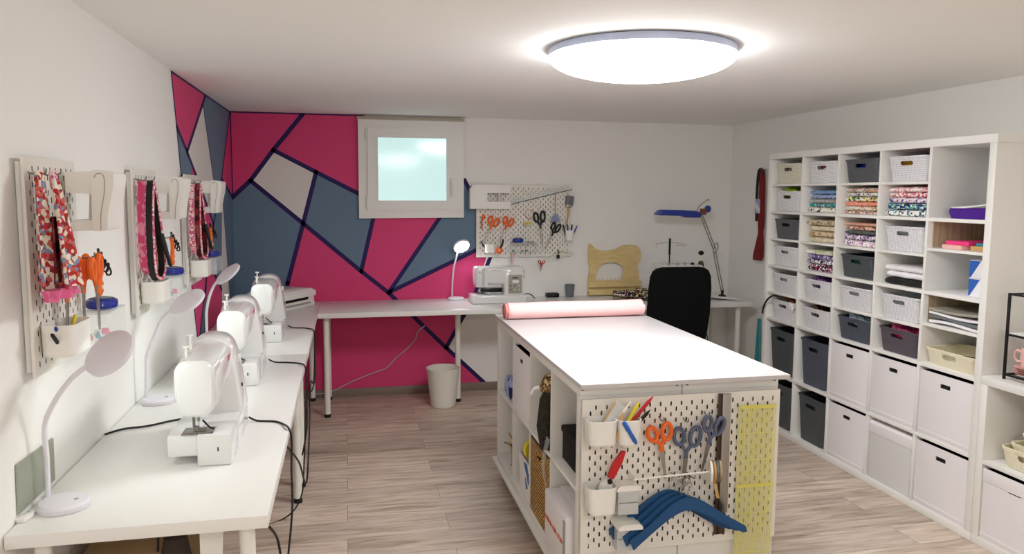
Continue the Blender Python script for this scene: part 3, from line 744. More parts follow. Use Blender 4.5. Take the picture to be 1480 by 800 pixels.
P('handle', MB().lathe([(.009, 0), (.011, .02), (.011, .075), (.006, .08)], 12), print_mat('candy_stripe', ['#f2ece8', '#d26b78'], 25, 'stripe'), t)
P('cord', MB().tube([(0, 0, .08), (0, .006, .12)], .0015, 5), 'darksteel', t)
t = T('wrist_pincushion', 'pink ring shaped bracelet at the centre of the back wall pegboard', 'bracelet', BK.at(.42, .335, .012), 0)
P('band', MB().tube([(.036*math.cos(q), 0, .036*math.sin(q)) for q in [2*PI*i/28 for i in range(28)]], .0032, 8, closed=True), print_mat('bracelet_band', ['#d8a89a', '#c9685c', '#e5cfa0'], 30), t)
t = T('tape_dispenser', 'small yellow and black tape box below the bracelet on the back wall', 'tape', BK.at(.40, .24, .004), 0)
P('case', MB().box((-.03, -.02, 0), (.03, 0, .035), .004), 'milk', t); P('tape_roll', MB().box((-.026, -.0215, .012), (.026, -.0195, .03), .001), 'yellow', t, 'yellow front'); P('cutter', MB().box((-.02, -.023, .018), (.005, -.021, .022)), 'black', t)
scissors(BK, .505, .235, .025, .16, 'black', 'large black handled shears on the back wall pegboard', -.12, loop=.028)
scissors(BK, .60, .175, .025, .13, 'black', 'smaller black handled scissors hanging tilted on the back wall pegboard', .45, loop=.022)
t = scissors(BK, .515, -.065, .02, .05, print_mat('red_snip_handle', ['#b4433c', '#e3cfc8'], 20), 'small red handled scissors hanging below the back wall pegboard', .1, loop=.016)
# long clear ruler lying diagonally, curved ruler below
t = T('clear_ruler', 'long clear ruler leaning diagonally across the back wall pegboard', 'ruler', BK.at(.27, .41, .012), 0, rot=(0, -math.atan2(.118, .49), 0))
P('ruler_blade', MB().box((0, -.002, 0), (.505, 0, .045)), 'clear', t); P('scale_edge', MB().box((0, -.0026, -.003), (.505, 0, .004)), 'grey', t, 'dark printed scale edge')
t = T('pattern_curve', 'clear curved pattern ruler hanging at the lower right of the back wall pegboard', 'ruler', BK.at(.565, -.045, .012), 0)
P('curve_blade', MB().prism([(0, 0), (.22, .06), (.21, .09), (.10, .075), (.03, .05)], -.002, 0), 'clear', t); P('green_mark', MB().tube(bez([(.03, -.003, .05), (.10, -.003, .085), (.17, -.003, .075)], 6), .002, 5), 'lime', t)
S('bulldog_clip', MB().box((-.012, -.02, -.02), (.012, 0, .01), .004).tube(bez([(0, -.01, .01), (.004, -.012, .03), (0, -.01, .05)], 5), .004, 6), 'black', 'black clip at the lower right of the back wall pegboard', 'clip', BK.at(.65, .005, .016), 0)
t = T('craft_brush', 'brush with grey bristles and wooden handle hanging upside down on the back wall', 'brush', BK.at(.715, .27, .025), 0, rot=(0, .12, 0))
P('handle', MB().tube(bez([(0, 0, -.03), (.008, 0, .06), (0, 0, .14)], 6), [.006]*6+[.009]*7, 10, flat=.6), 'wood', t); P('bristles', MB().box((-.028, -.012, .135), (.034, .012, .21), .004), 'grey', t, 'grey bristles'); P('ferrule', MB().box((-.02, -.011, .12), (.024, .011, .14), .003), 'steel', t)
t = T('tailors_chalk_holder', 'blue grey triangular chalk holder with long stick on the back wall', 'chalk holder', BK.at(.625, .275, .015), 0)
P('chalk', MB().prism([(-.042, 0), (.042, 0), (.02, .06), (-.014, .055)], -.008, 0), print_mat('chalk_blue', ['#8f97b8', '#e0e2e8'], 14), t); P('stick', MB().box((-.004, -.006, .055), (.004, -.001, .22)), 'wood', t)
cup(BK, .735, .125, .07, .07, .085, 'small white cup of dark blue pens at the right of the back wall pegboard')
for k, (x, tl) in enumerate(((.715, -.25), (.728, -.05), (.742, .15), (.752, .42))):
    S('pen', MB().lathe([(.003, 0), (.0055, .01), (.0055, .115), (.003, .12)], 10), 'cobaltl' if k % 2 else 'black', ['leftmost', 'second', 'third', 'rightmost'][k]+' of the dark pens in the right back wall cup', 'pen', BK.at(x, .135, .036), 0, 'dark pens on the back wall', rot=(0, tl, 0))

# ---------- the island's end board
w = 'island pegboard'
c1 = cup(BI, .052, .415, .105, .085, .088, 'white cup at the top left of the island pegboard holding clear packets')
c2 = cup(BI, .150, .41, .085, .085, .092, 'white cup with red and black pens on the island pegboard')
c3 = cup(BI, .055, .172, .105, .085, .098, 'white cup holding the red cutter low on the island pegboard')
t = T('needle_packet', 'clear packet leaning out of the top left cup of the island', 'packet', BI.at(.045, .43, .05), 0, rot=(0, .62, .15))
P('sleeve', MB().box((-.022, -.004, 0), (.022, .004, .145), .002), 'milk', t); P('card', MB().box((-.018, -.002, .01), (.018, .002, .09)), 'paper', t); P('edge', MB().box((-.024, -.003, .02), (-.021, .003, .14)), 'wood', t, 'brown edge')
S('bone_folder', MB().tube(bez([(0, 0, 0), (.005, 0, .08), (.02, 0, .15)], 6), [.006]*10+[.004]*3, 8, flat=.6), 'whitep', 'curved white folding tool sticking out of the top left island cup', 'folding tool', BI.at(.08, .43, .04), 0, rot=(0, .45, 0))
for k, (x, m, ln, tl, l) in enumerate(((.14, 'red', .19, .72, 'red pencil sticking out of the island cup'), (.135, 'yellow', .15, .55, 'yellow pencil sticking out of the island cup'), (.15, 'black', .14, .80, 'black pen sticking out of the island cup'), (.125, 'wood', .10, .25, 'brown pencil standing in the island cup'))):
    S('pencil', MB().lathe([(.006, 0), (.0065, ln*.85), (.001, ln)], 10), m, l, 'pencil', BI.at(x-.02, .43, .04+.006*k), 0, 'pencils in the island cup', rot=(0, tl, 0))
S('marker', MB().lathe([(.005, 0), (.007, .01), (.007, .055), (.008, .056), (.008, .085), (.004, .092)], 12), 'boxblue', 'blue marker clipped to the front of the white island cup', 'marker', BI.at(.165, .425, .0925), 0, rot=(0, -.55, 0))
t = T('rotary_cutter', 'red and white rotary cutter standing in the lower cup of the island', 'rotary cutter', BI.at(.055, .215, .045), 0, rot=(0, .42, 0))
P('handle', MB().prism([(-.010, .085), (.012, .085), (.017, .15), (.012, .19), (0, .185), (-.012, .13)], -.008, .008), 'red', t, 'red grip'); P('head', MB().prism(circ(0, .045, .03, 18, .7), -.01, .01), 'whitep', t); P('nut', MB().lathe([(.009, 0), (.009, .006)], 14, X=Matrix.Translation((0, -.01, .075)) @ Matrix.Rotation(PI/2, 4, 'X')), 'black', t); P('grip_pad', MB().prism(circ(-.004, .02, .02, 14), -.012, .012), 'teal', t)
def drawer(x, z, label, open_):
    t = T('parts_bin', label, 'parts bin', BI.at(x, z, .003), 0, 'clear fronted drawer boxes on the island')
    P('lid', MB().prism([(-.045, 0), (.045, 0), (.043, .012), (.03, .02), (-.03, .02), (-.043, .012)], -.06 if not open_ else -.085, 0), 'whitep', t)
    P('bin', MB().box((-.038, -.052, -.085), (.038, -.050, 0)).box((-.038, -.052, -.085), (-.036, -.002, 0)).box((.036, -.052, -.085), (.038, -.002, 0)).box((-.038, -.052, -.087), (.038, -.002, -.085)), 'milk', t)
    P('label_frame', MB().box((-.034, -.0545, -.045), (.034, -.0525, -.043)), 'grey', t)
drawer(.155, .245, 'upper clear drawer box with white lid on the island pegboard', False)
drawer(.155, .115, 'lower clear drawer box with white lid at the bottom left of the island pegboard', True)
S('teal_thread', MB().ball((0, 0, .02), (.03, .02, .02), n=12), 'teal', 'teal thread bundle in the lower clear box of the island', 'thread', BI.at(.155, .032, .03), 0)
scissors(BI, .285, .38, .03, .115, 'orange', 'orange handled scissors on the island pegboard', -.16, group='orange handled scissors', loop=.028)
scissors(BI, .378, .35, .03, .135, 'greyblue', 'large grey blue shears at the middle of the island pegboard', .05, loop=.032, bm='darksteel')
scissors(BI, .46, .40, .045, .12, 'greyblue', 'smaller grey blue scissors tilted beside the steel ruler', .24, loop=.024, bm='darksteel')
for x, z, l in ((.285, .478, 'orange scissors'), (.378, .468, 'large grey shears'), (.458, .487, 'small grey scissors')): hook(BI, x, z, 'steel hook holding the '+l+' of the island')
# ribbon rod with reels
t = T('ribbon_rod', 'thin white rod running across the island pegboard through ribbon reels', 'rod', BI.at(.175, .287, .045), 0)
P('rod', MB().tube([(0, -.02, 0), (.31, -.04, .016)], .0035, 8), 'whitep', t); P('bracket', MB().box((-.003, -.02, -.006), (.003, .044, .006)), 'whitep', t)
for k, (dx, r, m, l) in enumerate(((.283, .042, 'whitep', 'white ribbon reel at the front of the island rod'), (.296, .040, 'wood', 'tan ribbon reel behind the white one on the rod'), (.307, .039, 'grey', 'grey ribbon reel third on the island rod'), (.318, .038, 'woodpanel', 'beige ribbon reel last on the island rod'))):
    X = Matrix.Rotation(PI/2-.3, 4, 'Z') @ Matrix.Rotation(PI/2, 4, 'X')
    S('ribbon_reel', MB().lathe([(.008, -.004), (r, -.004), (r, -.003), (r*.94, -.003), (r*.94, .003), (r, .003), (r, .004), (.008, .004)], 28, X=X), m, l, 'ribbon reel', BI.at(.165+dx, .299+.001*k, .083), 0, 'ribbon reels on the island')
S('ribbon_tail', MB().slab(lambda u, v: (.012*u+.012*v*v, -.004*math.sin(v*3), -.055*v), 2, 8, (0, .001, 0)), 'wood', 'loose brown ribbon end hanging below the reels', 'ribbon', BI.at(.465, .255, .08), 0)
# steel ruler, quilting ruler
t = T('steel_ruler', 'tall steel ruler with dark wooden back hanging upright on the island', 'ruler', BI.at(.503, .035, .012), 0)
P('wood_backing', MB().box((.003, -.006, 0), (.018, .0, .525), .001), 'brownwood', t, 'dark wooden strip'); P('ruler_blade', MB().box((.014, -.016, .085), (.046, -.004, .525), .001), 'steel', t, 'steel blade'); P('end_cap', MB().box((.012, -.006, 0), (.045, 0, .08), .002), 'brownwood', t)
mq = clear('yellow_clear_acrylic', '#f0eb94', .24, .15); M['yq'] = mq; M['yl'] = mat('yellow_grid_line', '#d9d168', .5)
t = T('quilting_ruler', 'yellow transparent quilting ruler with a grid hanging at the right of the island', 'ruler', BI.at(.585, -.1, .016), 0, rot=(0, .0, -.04))
P('plate', MB().box((0, -.003, 0), (.148, 0, .615), .001), 'yq', t)
g = MB()
for i in range(21): g.box((.004+.007*i-.0006, -.0034, .004), (.004+.007*i+.0006, -.003, .611))
for j in range(13): g.box((.003, -.0036, .008+.05*j-.0007), (.145, -.003, .008+.05*j+.0007))
for j in (0, 6.1, 12): g.box((.003, -.0035, .0+.05*j), (.145, -.003, .012+.05*j))
P('printed_grid', g, 'yl', t, 'darker yellow printed grid')
# blue hangers
hk = bez([(0, 0, 0), (0, 0, .03), (.012, 0, .05), (.004, 0, .072), (-.014, 0, .066), (-.016, 0, .052)], 6)
def hanger(label):
    t = T('clothes_hanger', label, 'hanger', (0, 0, 0), 0, 'blue hangers on the island')
    top = bez([(-.215, 0, -.13), (-.15, 0, -.085), (-.07, 0, -.02), (-.02, 0, .006), (.02, 0, .006), (.07, 0, -.02), (.15, 0, -.075), (.215, 0, -.115)], 5)
    bot = bez([(.222, 0, -.135), (.20, 0, -.135), (.13, 0, -.098), (.06, 0, -.058), (0, 0, -.038), (-.06, 0, -.058), (-.13, 0, -.108), (-.20, 0, -.165)], 5)
    mb = MB().prism([(p.x, p.z) for p in top+bot], -.005, .005)
    P('arms', mb, 'bluehang', t); P('hook', MB().tube(hk, .0018, 6), 'steel', t, 'steel hook'); return t
h0 = None
for k in range(4):
    loc = BI.at(.318+.016*k, .216-.003*k, .03+.018*k); lb = ['rearmost blue hanger against the island pegboard', 'second blue hanger from the island pegboard', 'third blue hanger from the island pegboard', 'frontmost blue hanger of the stack on the island'][k]
    if h0 is None: h0 = hanger(lb); h0.location = loc; h0.rotation_euler = (0, .03, -.05)
    else: dup(h0, loc, lb, rot=(0, .03-.018*k, -.05))
t = T('clip_bundle', 'bundle of wire clips on the hook above the blue hangers', 'clips', BI.at(.375, .262, .04), 0)
for k in range(6):
    q0 = k*1.1
    P('wire_clip', MB().tube([(.009*math.cos(q)+.009*math.sin(q0), .010*math.sin(q0*1.7), .013*math.sin(q)+.008*math.cos(q0)) for q in [2*PI*i/12 for i in range(12)]], .0018, 6, closed=True), 'steel', t)
hook(BI, .385, .28, 'long steel hook carrying the blue hangers on the island', .09)

# ================================================================== shelf contents
def shell_mesh(name, wt, wb, d, h, th, m, slot=None, lip=.004, r=.03, taper_d=.03, hole_frac=.72, slot_ends=False):
    """open tapered basket, front at local -y ; slot = (width, height)"""
    db = d-taper_d
    def ring(w, dd, z, rad): return rr(w, dd, rad, z, 6, 0, 0)
    mb = MB().loft([ring(wb-.01, db-.01, 0, r-.005), ring(wb, db, .005, r), ring(wt-lip*2, d-lip*2, h-.012, r), ring(wt, d, h-.011, r), ring(wt, d, h, r), ring(wt-lip*2-th*2, d-lip*2-th*2, h, r-th), ring(wb-th*2, db-th*2, th+.001, r-th)])
    me = mb.mesh(name, m)
    if slot:
        c = MB().prism(rr2(slot[0], slot[1], slot[1]*.49, 6, 0, h*hole_frac), -d, d if slot_ends else 0)
        me = cut(me, [c.mesh('c', m)]); me.name = name
    return me
BK_W, BK_H = .285, .128
HALF = {m: shell_mesh('woven_basket', BK_W, .252, .33, BK_H, .003, m, (.088, .021)) for m in ('lgrey', 'dgrey', 'cream', 'purpg', 'dblue', 'dgreen')}
TALL = {m: shell_mesh('tall_basket', .285, .235, .33, .285, .003, m, (.095, .024), hole_frac=.80) for m in ('dgreen', 'dblue')}
def slotz(c, r, half=None, frac=.5):
    x, y, z = cell(c, r)
    if half == 1: z += .3356*frac+.0066
    return x, y, z+.0004
def basket(c, r, half, m, label, yaw=0, dx=.008, tall=False, dy=0):
    x, y, z = slotz(c, r, half)
    me = (TALL if tall else HALF)[m]
    return S('storage_basket', me, None, label, 'basket', (x+dx+.165, y+dy, z), -PI/2+yaw, 'woven plastic baskets') if False else _bk(me, label, (x+dx+.165, y+dy, z), -PI/2+yaw, tall)
def _bk(me, label, loc, rz, tall):
    t = T('storage_basket', label, 'basket', loc, rz, 'tall woven baskets' if tall else 'woven plastic baskets')
    P('basket_body', me, None, t)
    h = .285 if tall else BK_H; zz = h*(.80 if tall else .72); w = .095 if tall else .088; hh = .024 if tall else .021
    slope = (.033 if not tall else .05)/2
    y = -(.165-.004-.015*(1-zz/h))
    k = rr2(w+.008, hh+.008, hh*.55, 5, 0, zz)
    P('handle_rim', MB().tube([(p[0], y-.001, p[1]) for p in k], .0022, 6, closed=True), me.materials[0], t)
    return t
B = basket
nm = {'lgrey': 'light grey', 'dgrey': 'charcoal', 'cream': 'cream', 'purpg': 'plum grey', 'dblue': 'dark blue grey', 'dgreen': 'dark slate'}
B(0, 4, 1, 'cream', 'cream woven basket at the top far corner of the tall shelf')
B(0, 4, 0, 'lgrey', 'light grey basket with lime cloth on top, below the cream basket')
B(0, 3, 1, 'dgrey', 'charcoal woven basket in the far column of the tall shelf')
B(0, 3, 0, 'lgrey', 'light grey basket directly under the charcoal basket of the far column')
B(0, 2, 1, 'lgrey', 'light grey basket in the far column, second above the tall dark basket')
B(0, 2, 0, 'lgrey', 'light grey basket with a black strap hanging over its far side')
B(1, 4, 1, 'lgrey', 'light grey basket on the top row with red and white showing through its slot')
B(1, 2, 1, 'lgrey', 'light grey basket full of purple cloth')
B(1, 2, 0, 'lgrey', 'light grey basket with brown cloth, just above the tall blue grey basket')
B(2, 4, 1, 'dgrey', 'charcoal basket on the top row with blue in its slot')
B(2, 3, 0, 'dgreen', 'dark slate basket with green cloth below the pink fabric stack', )
B(2, 2, 1, 'lgrey', 'light grey basket under the dark slate basket with green cloth')
B(2, 2, 0, 'dblue', 'dark blue grey basket filled with pale blue cloth')
B(3, 4, 1, 'lgrey', 'light grey basket on the top row with yellow and red in its slot')
B(3, 3, 1, 'lgrey', 'light grey basket below the pink and blue fabric stack')
B(3, 2, 1, 'lgrey', 'light grey basket under the black and white folded garments')
B(3, 2, 0, 'purpg', 'plum grey basket with hot pink showing in its slot')
for c, m, lb in ((0, 'dgreen', 'far column'), (1, 'dblue', 'second column')): B(c, 1, None, m, 'tall dark basket in the upper row, '+lb+' of the tall shelf', tall=True)
for c, m, lb in ((0, 'dgreen', 'far column'), (1, 'dgreen', 'second column')): B(c, 0, None, m, 'tall dark basket on the bottom row, '+lb+' of the tall shelf', tall=True)
def filling(c, r, half, m, label, top=.012, w=.2, h=BK_H, name='folded_cloth', cat='cloth'):
    x, y, z = slotz(c, r, half)
    def f(u, v): return ((u-.5)*w, (v-.5)*.22, h-.035+top+.016*math.sin(u*7+v*3)*math.sin(v*5+1)+.012*math.cos(u*11))
    return S(name, MB().slab(f, 14, 10, (0, 0, -.05)), m, label, cat, (x+.175, y, z), -PI/2)
random.seed(11)
pal = lambda n, cols, sc=30, kd='noise': print_mat(n, cols, sc, kd)
filling(0, 4, 0, 'lime', 'lime green cloth rising out of a light grey basket', .045)
filling(0, 2, 0, pal('rust_cloth', ['#b5562f', '#d9a27a', '#7a3a26']), 'rust coloured cloth in the basket with the black strap', .04)
filling(1, 4, 1, pal('red_white_cloth', ['#b32b33', '#f2efe9', '#b32b33']), 'red and white cloth inside the second basket of the top row', .0)
filling(1, 2, 1, pal('purple_cloth', ['#8a4fb0', '#b58acb', '#6e3595']), 'purple cloth filling a light grey basket', .036)
filling(1, 2, 0, pal('brown_mix_cloth', ['#7a4f39', '#2f2a2a', '#a27d63']), 'brown cloth in the basket above the tall blue grey basket', .026)
filling(2, 4, 1, 'tin', 'bright blue cloth inside the charcoal top row basket', .0)
filling(2, 3, 0, pal('green_cloth', ['#3c7a68', '#5a9a86', '#2f4d45']), 'green cloth inside the dark slate basket', .0)
filling(2, 2, 0, pal('pale_blue_cloth', ['#9cc4d6', '#d7e6ec', '#7fb0c6']), 'pale blue cloth filling the dark blue grey basket', .04)
filling(3, 4, 1, pal('yellow_red_cloth', ['#d8a93a', '#c0392b', '#2f4aa0', '#d96a8a'], 9), 'yellow, red and blue cloth in the near basket of the top row', .022)
filling(3, 2, 0, pal('hotpink_cloth', ['#ee3f86', '#f47aa9', '#d7367a']), 'hot pink cloth inside the plum grey basket', .03)
filling(0, 4, 1, pal('mixed_cloth', ['#2b2b2b', '#d9d2c0', '#6b6a60']), 'black and cream cloth inside the cream basket', .008)
# black strap and white tag over the basket of the far column
x, y, z = slotz(0, 2, 0)
S('carry_strap', MB().tube(bez([(x+.05, y-.02, z+.118), (x+.0, y+.05, z+.155), (x-.012, y+.12, z+.13), (x-.02, y+.165, z+.07), (x-.02, y+.178, z+.02)], 7), .006, 8), 'black', 'black strap looping out of a light grey basket over the far side panel', 'strap')
S('paper_tag', MB().box((-.001, -.028, -.018), (.001, .028, .018), .0005), 'paper', 'small white tag on the front of the basket with the black strap', 'tag', (x+.004, y-.12, z+.105), 0, rot=(.5, 0, 0))

# white fabric boxes
def box_mesh(w, d, h, hole=True):
    def ring(a, b_, z): return rr(a, b_, .004, z, 3)
    me = MB().loft([ring(w, d, 0), ring(w, d, h), ring(w-.008, d-.008, h), ring(w-.008, d-.008, .004)]).mesh('box_shell', 'box')
    if hole:
        me = cut(me, [MB().prism(rr2(.062, .021, .0015, 3, 0, h-.052), -d, 0).mesh('c', 'box')])
    me.name = 'box_shell'; return me
BOXM = box_mesh(.327, .34, .318)
SHADEM = MB().loft([rr(.318, .331, .003, .0045, 3), rr(.318, .331, .003, .314, 3), rr(.312, .325, .003, .314, 3), rr(.312, .325, .003, .008, 3)]).mesh('inner_shade_shell', 'lining')  # black shell that paints the shade inside the box, no real lining
def wbox(loc, rz, label, strip=False):
    t = T('storage_box', label, 'box', loc, rz, 'white cubby boxes')
    P('box_shell', BOXM, None, t); P('inner_shade_shell', SHADEM, None, t, 'black shell painting the shade behind the slot')
    P('base_fold', MB().box((-.163, -.1715, .012), (.163, -.169, .03), .001), 'box', t)
    if strip: P('front_band', MB().box((-.1635, -.1725, .262), (.1635, -.169, .316), .001).box((-.031, -.174, .262), (.031, -.1722, .265)), 'box', t)
    return t
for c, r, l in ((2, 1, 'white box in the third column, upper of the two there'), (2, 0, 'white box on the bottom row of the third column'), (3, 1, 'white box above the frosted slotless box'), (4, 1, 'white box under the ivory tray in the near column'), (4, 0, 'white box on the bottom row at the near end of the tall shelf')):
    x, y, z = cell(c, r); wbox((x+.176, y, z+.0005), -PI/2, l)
x, y, z = cell(3, 0)
t = T('storage_box', 'frosted plastic box without a slot on the bottom row', 'box', (x+.176, y, z+.0005), -PI/2, 'white cubby boxes')
P('box_body', MB().loft([rr(.315, .335, .012, 0, 4), rr(.322, .338, .012, .25, 4)]), 'frost', t); P('lid', MB().loft([rr(.326, .342, .01, .25, 4), rr(.328, .344, .01, .255, 4), rr(.328, .344, .01, .30, 4), rr(.31, .32, .01, .31, 4)]), 'box', t)

# folded fabrics
def folded(loc, w, d, th, m, label, rz=-PI/2, group=None, k=0, name='folded_fabric'):
    rnd = random.Random(k*13+5)
    mb = MB(); n = 12; rings = []
    for i in range(n+1):
        u = i/n-.5; ed = 1-.14*abs(u*2)**6
        ring = []
        for (yy, zz) in [(-.5, .5), (-.49, .2), (-.47, .03), (-.25, 0), (0, 0), (.25, 0), (.5, .05), (.5, .95), (.25, 1), (0, 1), (-.25, 1), (-.44, .98), (-.485, .8)]:
            z_ = zz*th*ed + (.0018*math.sin(u*17+k)+.0016*math.sin(u*31+k*2.3) if zz > .6 else .0) + th*(1-ed)*.5
            ring.append((u*w, yy*d - (.004*math.sin(u*13+k*1.7) if yy < -.4 else 0), z_))
        rings.append(ring)
    mb.loft(rings)
    # the crease of the fold along the front
    return S(name, mb, m, label, 'fabric', loc, rz, group, ang=50)
def stack(c, r, half, items, group, base, w=.265, dx=.16):
    x, y, z = slotz(c, r, half); zz = z; n = len(items)
    for k, (cols, sc, kd, th, lb) in enumerate(items):
        th *= 1.1
        rd = random.Random(c*31+r*7+k)
        if isinstance(cols, list) and kd == 'voronoi' and lin(cols[-1])[0] > .2 and group != 'fabrics in the beige stack': cols = cols + ['#f4f0ea']*(len(cols)//2)
        m = print_mat('fabric_print', cols, sc*2.2, kd) if isinstance(cols, list) else cols
        folded((x+dx+rd.uniform(-.004, .012), y+rd.uniform(-.008, .008), zz), w+rd.uniform(-.02, .012), .26, th, m, lb, group=group, k=k+c*10+r, rz=-PI/2+rd.uniform(-.03, .03))
        zz += th+.0022
stack(1, 4, 0, [(['#f0ece0', '#3a3a3a', '#f3efe4', '#e9e2cf'], 40, 'voronoi', .03, 'white fabric with black dots at the bottom of the blue topped stack'),
               (['#1f8a8c', '#27a0a0', '#f0efe6', '#1a7377'], 22, 'noise', .018, 'white and teal fabric second from the bottom of the blue topped stack'),
               (['#2c2c30', '#f2f0ec', '#2c2c30', '#b8b8ba'], 120, 'dots', .022, 'black and white dotted fabric in the middle of the blue topped stack'),
               (['#4a5da0', '#7f9bcc', '#c9cfe2', '#3c3f78'], 30, 'noise', .024, 'blue and lilac fabric second from the top of the blue topped stack'),
               (['#7f9fce', '#8fadd8'], 20, 'noise', .018, 'plain sky blue fabric on top of its stack')], 'fabrics in the blue topped stack', 'x')
stack(2, 4, 0, [(['#201e22', '#e8d6b8', '#c84f4f', '#f0e6d8'], 70, 'voronoi', .018, 'black floral fabric at the bottom of the mixed floral stack'),
               (['#f0e3cf', '#e39a6a', '#9bb565', '#f6ece0'], 60, 'voronoi', .02, 'cream and orange floral fabric, second from the bottom of the floral stack'),
               (['#f2a58f', '#ee8a70', '#f7d2c4'], 40, 'noise', .02, 'coral pink fabric in the middle of the floral stack'),
               (['#f0d24a', '#2b2b32', '#8bb13c', '#f5f0e6', '#d6d3c8'], 38, 'voronoi', .025, 'yellow, green and black print above the coral fabric'),
               (['#eeeae2', '#3f506c', '#f6f2ea'], 50, 'voronoi', .018, 'white and navy print second from the top of the floral stack'),
               (['#f3ece0', '#e79a9a', '#dfb44d', '#6c8fa5'], 60, 'voronoi', .02, 'pastel floral fabric on top of the floral stack')], 'fabrics in the floral stack', 'x', .285)
stack(3, 4, 0, [(['#f2f0ee', '#4a6fa3', '#26374f', '#6fae9e', '#f4f2f0'], 50, 'voronoi', .03, 'white fabric with blue flowers at the bottom of the pink topped stack'),
               (['#eef0f0', '#355f9c', '#7fb9a5', '#222d44'], 45, 'voronoi', .028, 'blue and green floral fabric second from the bottom of the pink topped stack'),
               (['#f6e9ec', '#e6c9d3', '#3f5fa0'], 30, 'noise', .024, 'pale pink and blue fabric in the middle of the pink topped stack'),
               (['#d03a52', '#f0dfe0', '#e27a8a'], 45, 'voronoi', .022, 'red and white fabric second from the top of the pink topped stack'),
               (['#f3c9cd', '#ea8f9d', '#faf1ee', '#d8536c'], 50, 'voronoi', .022, 'pink floral fabric on top of its stack')], 'fabrics in the pink topped stack', 'x', .29)
bg = [['#d9cdb0', '#cdbf9c', '#e2d8bf'], ['#d5c7a6', '#b5885f', '#d9cdb0'], ['#dccfb2', '#e3d8bf'], ['#d3c6a8', '#8f7a5c', '#dacdb0']]
lb = ['bottom beige fabric of the beige stack, with small red spots', 'second beige fabric from the bottom of the beige stack', 'third beige fabric from the bottom of the beige stack', 'beige fabric with brown flowers on top of the beige stack']
stack(1, 3, 1, [(bg[k], 35, 'voronoi', .029, lb[k]) for k in range(4)], 'fabrics in the beige stack', 'x', .27)
stack(2, 3, 1, [(['#efe9ef', '#8c6aa8', '#e6a8bd', '#f5f2f4'], 50, 'voronoi', .03, 'white fabric with lilac print at the bottom of the peach topped stack'),
               (['#6a4a78', '#c6a2c4', '#efe9ee', '#3a3f6a'], 45, 'voronoi', .028, 'lilac and purple print second from the bottom of the peach topped stack'),
               (['#545a56', '#6a706b'], 30, 'noise', .018, 'plain dark grey fabric in the middle of the peach topped stack'),
               (['#efb79a', '#f4d2be', '#5a4a48'], 60, 'voronoi', .02, 'peach spotted fabric second from the top of its stack'),
               (['#e9b79f', '#dfae97'], 20, 'noise', .014, 'plain peach fabric on top of its stack')], 'fabrics in the peach topped stack', 'x', .28)
stack(1, 3, 0, [(['#1f1c22', '#f0edf0', '#b03a62', '#1f1c22'], 48, 'voronoi', .038, 'black fabric with white scallops at the bottom of the dark stack'),
               (['#26222a', '#7a5c9a', '#efeaf2'], 45, 'voronoi', .026, 'black and lilac fabric, second from the bottom of the dark stack'),
               (['#5a3f86', '#8f7cb4', '#e6e1ee'], 30, 'noise', .022, 'violet fabric second from the top of the dark stack'),
               (['#f1eeea', '#e3dfda', '#c3d48a'], 18, 'noise', .022, 'white and pale green fabric on top of the dark stack')], 'fabrics in the dark stack', 'x', .27)
stack(3, 3, 0, [('black', 0, '', .032, 'black folded garment at the bottom, under the white ones'), ('paper', 0, '', .028, 'white folded garment lying on the black one'), ('box', 0, '', .024, 'smaller white folded garment on top of the black and white pile')], 'folded black and white garments', 'x', .28)

# near column of the tall shelf
x, y, z = cell(4, 4)
t = T('felt_tray', 'purple felt bag with white cord in the top cubby of the near column', 'bag', (x+.15, y-.02, z+.0005), -PI/2)
P('felt_body', MB().loft([rr(.25, .22, .06, 0, 6), rr(.268, .235, .06, .03, 6), rr(.262, .23, .06, .048, 6), rr(.24, .21, .055, .043, 6), rr(.22, .19, .05, .012, 6)]), 'purple', t)
P('cord', MB().tube(bez([(-.11, .02, .052), (-.125, -.07, .050), (-.06, -.105, .049), (.04, -.10, .058), (.11, -.07, .07), (.125, -.03, .085)], 8), .005, 8).tube(bez([(.0, .0, .052), (.04, -.04, .07), (.10, -.05, .066)], 6), .004, 8), 'whitep', t, 'white cord')
x, y, z = cell(4, 3); zs = z+.3356*.6+.007
for k, (w_, h_, dx, dy, hz, m, l) in enumerate(((.12, .02, .10, .055, 0, 'pinkp', 'pale pink booklet lying on the upper insert shelf'), (.13, .018, .11, .04, .0205, 'hotpink', 'bright pink booklet on top of the pale pink one'), (.11, .022, .12, -.085, 0, 'wood', 'yellowish block of paper beside the pink booklets'), (.10, .012, .14, -.085, .0225, 'teal', 'dark green booklet lying on the yellowish paper block'))):
    S('booklet', MB().box((-w_/2, -.09, 0), (w_/2, .09, h_), .002), m, l, 'booklet', (x+dx+.03, y+dy, zs+hz), -PI/2+.06*k, 'booklets in the near column')
for k in range(2):
    t = T('tissue_pack', ['lower blue and white carton in the near column', 'upper blue and white carton in the near column'][k], 'carton', (x+.16, y-.085, z+.0005+.084*k), -PI/2+.15, 0)
    P('carton_body', MB().box((-.055, -.1, 0), (.055, .1, .083), .003), 'paper', t); P('blue_front', MB().prism([(-.053, .004), (-.046, .004), (-.0, .08), (-.053, .08)], -.1012, -.0998), 'boxblue', t, 'slanted blue print'); P('side_print', MB().box((-.0565, -.09, .01), (-.0545, .06, .07)), 'boxblue', t)
S('paper_sheet', MB().box((-.11, -.15, 0), (.07, .12, .002)), 'paper', 'white sheet of paper lying at the front of the near column shelf', 'paper', (x+.17, y-.06, z+.0005), -PI/2+.1)
x, y, z = cell(4, 2); zs = z+.3356*.56+.007
